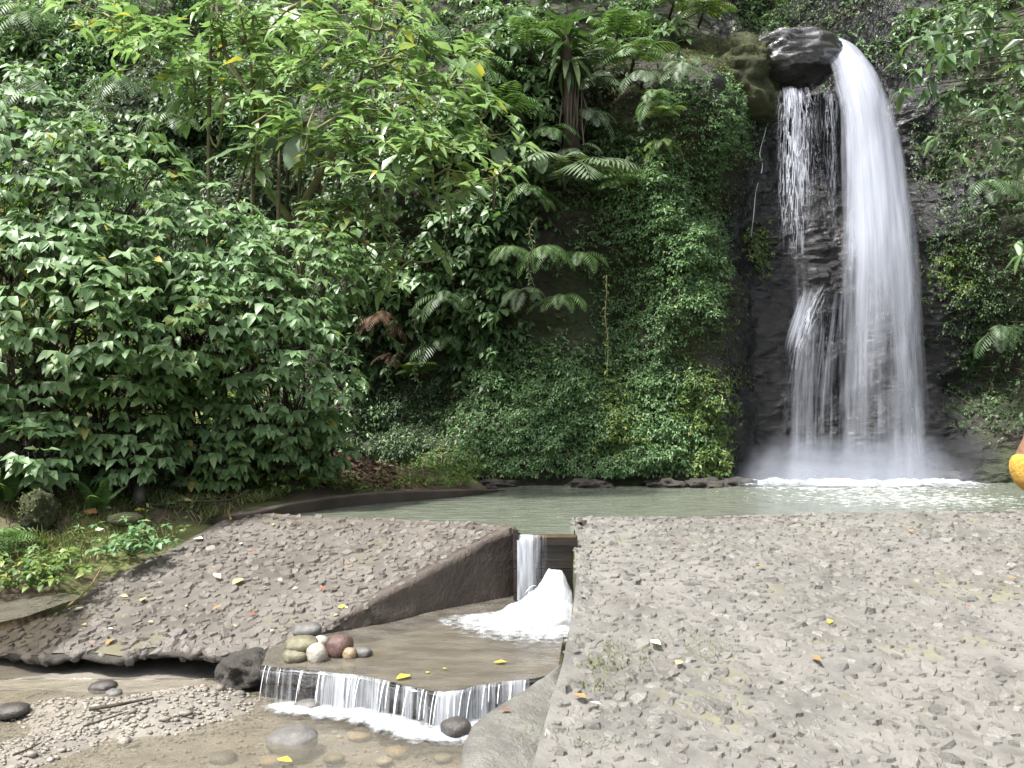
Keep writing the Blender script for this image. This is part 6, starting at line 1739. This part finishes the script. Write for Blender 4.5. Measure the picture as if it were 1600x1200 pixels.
for k, (x, y, s, mt, lab) in enumerate([(-3.3, 9.0, 0.16, 'tan', 'curled tan leaf on the open bank'), (-3.95, 8.35, 0.15, 'orange', 'curled orange-tan leaf beside the mossy stone'), (-3.65, 8.75, 0.10, 'yellow', 'yellow leaf next to the small upright stone'), (-2.95, 9.5, 0.10, 'red', 'pinkish red leaf at the top of the open bank'), (-3.75, 8.1, 0.09, 'pale', 'white leaf scrap in front of the mossy stone'), (-3.9, 8.6, 0.08, 'pale', 'white leaf scrap behind the mossy stone')]):
    litter(lab, (x, y, float(bank_z(np.array(x), np.array(y))) + 0.05), norm(np.array([0.1, -0.5, 1.0])), s, mt, 160 + k, 'fallen leaves on the left bank')

def stick(label, pts, r, mat='bark_dark', name='twig'):
    p = curve_pts(pts, 16); s = Soup(); s.tube(p, np.linspace(r, r * 0.5, 16), 6)
    return tag(obj(name, s.mesh(name, M[mat], origin=p[0]), None, p[0]), label, 'twig')
def onbank(x, y, h=0.03): return np.array([x, y, float(bank_z(np.array(x), np.array(y))) + h])
stick('dark crooked stick lying across the top of the open bank', [onbank(-3.6, 8.9), onbank(-3.2, 9.05, 0.08), onbank(-2.9, 9.2, 0.1), onbank(-2.75, 9.3, 0.14)], 0.018)
stick('short pale stick standing at the apron corner', [onz(361, 812, 0.0), onz(357, 800, 0.05), onz(355, 795, 0.08)], 0.014, 'straw')
stick('rusty brown fern rib lying on the bank', [onbank(-3.75, 8.55), onbank(-3.5, 8.3, 0.06), onbank(-3.3, 8.1, 0.05)], 0.018, 'straw')
stick('pale stick leaning out of the trickle onto the apron', [onplane(105, 955, PL) + nL * 0.03, onplane(140, 930, PL) + nL * 0.06, onplane(165, 905, PL) + nL * 0.12], 0.010, 'straw')
stick('dark stick lying across the gravel bar', [onz(140, 1108, -0.66), onz(180, 1102, -0.64), onz(205, 1097, -0.64), onz(240, 1090, -0.63)], 0.012)
stick('thin dark stick in the gravel below the first one', [onz(130, 1135, -0.68), onz(170, 1122, -0.66), onz(200, 1112, -0.66)], 0.006)
stick('thin twig in the bright gravel at the bottom left', [onz(20, 1180, -0.63), onz(45, 1170, -0.62), onz(65, 1160, -0.62)], 0.006)

# weedy tufts in the cracks of the right apron
def tuft(label, px, py, n, size, mat, seed, spread=0.07):
    rng = np.random.default_rng(seed)
    b = onplane(px, py, PR)
    root = thing('weed_tuft', label, 'weed', b, 'weeds in the cracks of the right apron')
    p = b + rng.normal(size=(n, 3)) * np.array([spread, spread, 0.0]); p[:, 2] = PR[0](p[:, 0], p[:, 1])
    ax = np.stack([rng.normal(size=n) * 0.6, rng.normal(size=n) * 0.6, np.full(n, 0.9)], -1)
    s = Soup(); s.many(*leaf2(0.13, 0.2, 0.4), p - b, frames(ax, np.tile([0.2, -1, 0.3], (n, 1))), rng.uniform(0.3, 0.8, n) * size * 0.6)
    tag(obj('blades', s.mesh('blades', M[mat]), root), kind='stuff')
for k, (x, y, n, sz, mt, lab) in enumerate([(948, 1040, 90, 0.11, 'grass', 'yellowish weed tuft in the open crack of the right apron'), (1000, 1030, 50, 0.09, 'grass', 'weed tuft just right of the open crack'), (960, 1012, 60, 0.09, 'grass', 'weed tuft above the open crack'), (1095, 1020, 50, 0.09, 'grass', 'lone weed tuft on the middle of the right apron'), (1108, 1000, 36, 0.08, 'grass', 'small weed beside the lone tuft'), (1150, 1025, 26, 0.07, 'grass', 'tiny weed right of the lone tuft'), (960, 935, 40, 0.07, 'straw', 'dry weed in the upper hole of the apron edge'), (920, 1155, 70, 0.07, 'small_yellow', 'green weed low at the left margin of the right apron'), (945, 1075, 60, 0.10, 'grass', 'weed tuft below the open crack'), (835, 1140, 60, 0.06, 'small_yellow', 'green weed at the joint of ledge and apron'), (1030, 1000, 40, 0.08, 'grass', 'weed tuft beside the whitish leaf')]):
    tuft(lab, x, y, n, sz, mt, 900 + k)

# ------------------------------------------------------------------ person at the right edge, mostly outside the frame
def skin_mesh(name, J, E, mat, parent, org, levels=2):
    me = bpy.data.meshes.new(name)
    names = list(J); idx = {n: i for i, n in enumerate(names)}
    me.from_pydata([tuple(np.asarray(J[n][0], float)) for n in names], [(idx[a], idx[b]) for a, b in E], [])
    o = bpy.data.objects.new(name, me); link(o, parent)
    m = o.modifiers.new('skin', 'SKIN'); m.use_smooth_shade = True
    for n, v in zip(names, me.skin_vertices[0].data):
        r = J[n][1]; v.radius = (r, r) if np.isscalar(r) else r
        v.use_root = (n == names[0])
    ss = o.modifiers.new('smooth', 'SUBSURF'); ss.levels = levels; ss.render_levels = levels
    me.materials.append(mat)
    return o
def person():
    bx, by = 4.27, 7.25
    bz = float(PR[0](bx, by)) + 0.06
    b = np.array([bx, by, bz])
    root = thing('person', 'person in orange shorts and white top half out of the right edge, knees bent', 'person', b)
    # local coordinates: facing +x (away from the fall, towards the right), hips pushed back
    J = {'pelvis': ((-0.10, 0, 0.78), (0.14, 0.13)), 'waist': ((-0.02, 0, 0.92), (0.12, 0.115)), 'chest': ((0.10, 0, 1.10), (0.15, 0.13)), 'shoulders': ((0.17, 0, 1.24), (0.13, 0.11)), 'neck': ((0.22, 0, 1.33), 0.058), 'skull': ((0.27, 0, 1.42), (0.088, 0.085)), 'crown': ((0.29, 0, 1.53), (0.085, 0.08))}
    E = [('pelvis', 'waist'), ('waist', 'chest'), ('chest', 'shoulders'), ('shoulders', 'neck'), ('neck', 'skull'), ('skull', 'crown')]
    for sd, nm in ((1, 'a'), (-1, 'b')):
        J.update({'hip' + nm: ((-0.06, 0.09 * sd, 0.74), 0.095), 'knee' + nm: ((0.26, 0.12 * sd, 0.47), 0.062), 'calf' + nm: ((0.20, 0.12 * sd, 0.30), 0.058), 'ankle' + nm: ((0.10, 0.12 * sd, 0.07), 0.038), 'toe' + nm: ((0.27, 0.13 * sd, 0.025), (0.042, 0.025)),
                  'shoulder' + nm: ((0.15, 0.18 * sd, 1.22), 0.062), 'elbow' + nm: ((0.10, 0.24 * sd, 0.97), 0.042), 'wrist' + nm: ((0.33, 0.20 * sd, 0.86), 0.030), 'palm' + nm: ((0.40, 0.19 * sd, 0.84), (0.036, 0.018))})
        E += [('pelvis', 'hip' + nm), ('hip' + nm, 'knee' + nm), ('knee' + nm, 'calf' + nm), ('calf' + nm, 'ankle' + nm), ('ankle' + nm, 'toe' + nm), ('shoulders', 'shoulder' + nm), ('shoulder' + nm, 'elbow' + nm), ('elbow' + nm, 'wrist' + nm), ('wrist' + nm, 'palm' + nm)]
        for f, (dy, ln, dz) in enumerate(((0.028, 0.060, 0.0), (0.010, 0.075, 0.003), (-0.008, 0.068, 0.0), (-0.025, 0.052, -0.004))):
            J['f%d%s' % (f, nm)] = ((0.40 + ln * 0.55, 0.19 * sd + dy, 0.838 + dz), 0.009); J['g%d%s' % (f, nm)] = ((0.40 + ln, 0.19 * sd + dy * 1.1, 0.815 + dz), 0.007)
            E += [('palm' + nm, 'f%d%s' % (f, nm)), ('f%d%s' % (f, nm), 'g%d%s' % (f, nm))]
        J['thumb' + nm] = ((0.39, (0.19 * sd) - 0.045 * sd, 0.83), 0.009); E.append(('palm' + nm, 'thumb' + nm))
    skin_mesh('body', J, E, M['skin'], root, b)
    S_ = {'pelvis': ((-0.12, 0, 0.775), (0.185, 0.155)), 'belt': ((-0.05, 0, 0.90), (0.145, 0.135))}
    ES = [('pelvis', 'belt')]
    for sd, nm in ((1, 'a'), (-1, 'b')):
        S_.update({'hip' + nm: ((-0.05, 0.095 * sd, 0.73), 0.125), 'hem' + nm: ((0.16, 0.115 * sd, 0.56), 0.10)})
        ES += [('pelvis', 'hip' + nm), ('hip' + nm, 'hem' + nm)]
    skin_mesh('shorts', S_, ES, M['orange_cloth'], root, b)
    T_ = {'waist': ((-0.02, 0, 0.93), (0.135, 0.13)), 'chest': ((0.10, 0, 1.10), (0.165, 0.145)), 'collar': ((0.17, 0, 1.235), (0.14, 0.115))}
    ET = [('waist', 'chest'), ('chest', 'collar')]
    for sd, nm in ((1, 'a'), (-1, 'b')):
        T_.update({'sleeve' + nm: ((0.15, 0.18 * sd, 1.22), 0.075), 'cuff' + nm: ((0.125, 0.215 * sd, 1.09), 0.062)})
        ET += [('collar', 'sleeve' + nm), ('sleeve' + nm, 'cuff' + nm)]
    skin_mesh('top', T_, ET, M['white_cloth'], root, b)
    def blob(name, c, r, mat, parent):
        bm = bmesh.new(); bmesh.ops.create_icosphere(bm, subdivisions=3, radius=1.0)
        V = np.array([v.co[:] for v in bm.verts]) * np.asarray(r) + np.asarray(c); T = np.array([[v.index for v in f.verts] for f in bm.faces]); bm.free()
        return obj(name, tri_mesh(name, V, T, mat), parent)
    blob('hair', (0.265, 0, 1.525), (0.105, 0.098, 0.085), M['hair'], root)
    blob('nose', (0.375, 0, 1.455), (0.022, 0.014, 0.02), M['skin'], root)
    for sd in (1, -1):
        blob('ear', (0.275, 0.088 * sd, 1.455), (0.02, 0.012, 0.03), M['skin'], root)
        blob('eye', (0.355, 0.032 * sd, 1.485), (0.010, 0.013, 0.008), M['white_cloth'], root)
    blob('mouth', (0.362, 0, 1.415), (0.008, 0.024, 0.007), M['red'], root)
person()
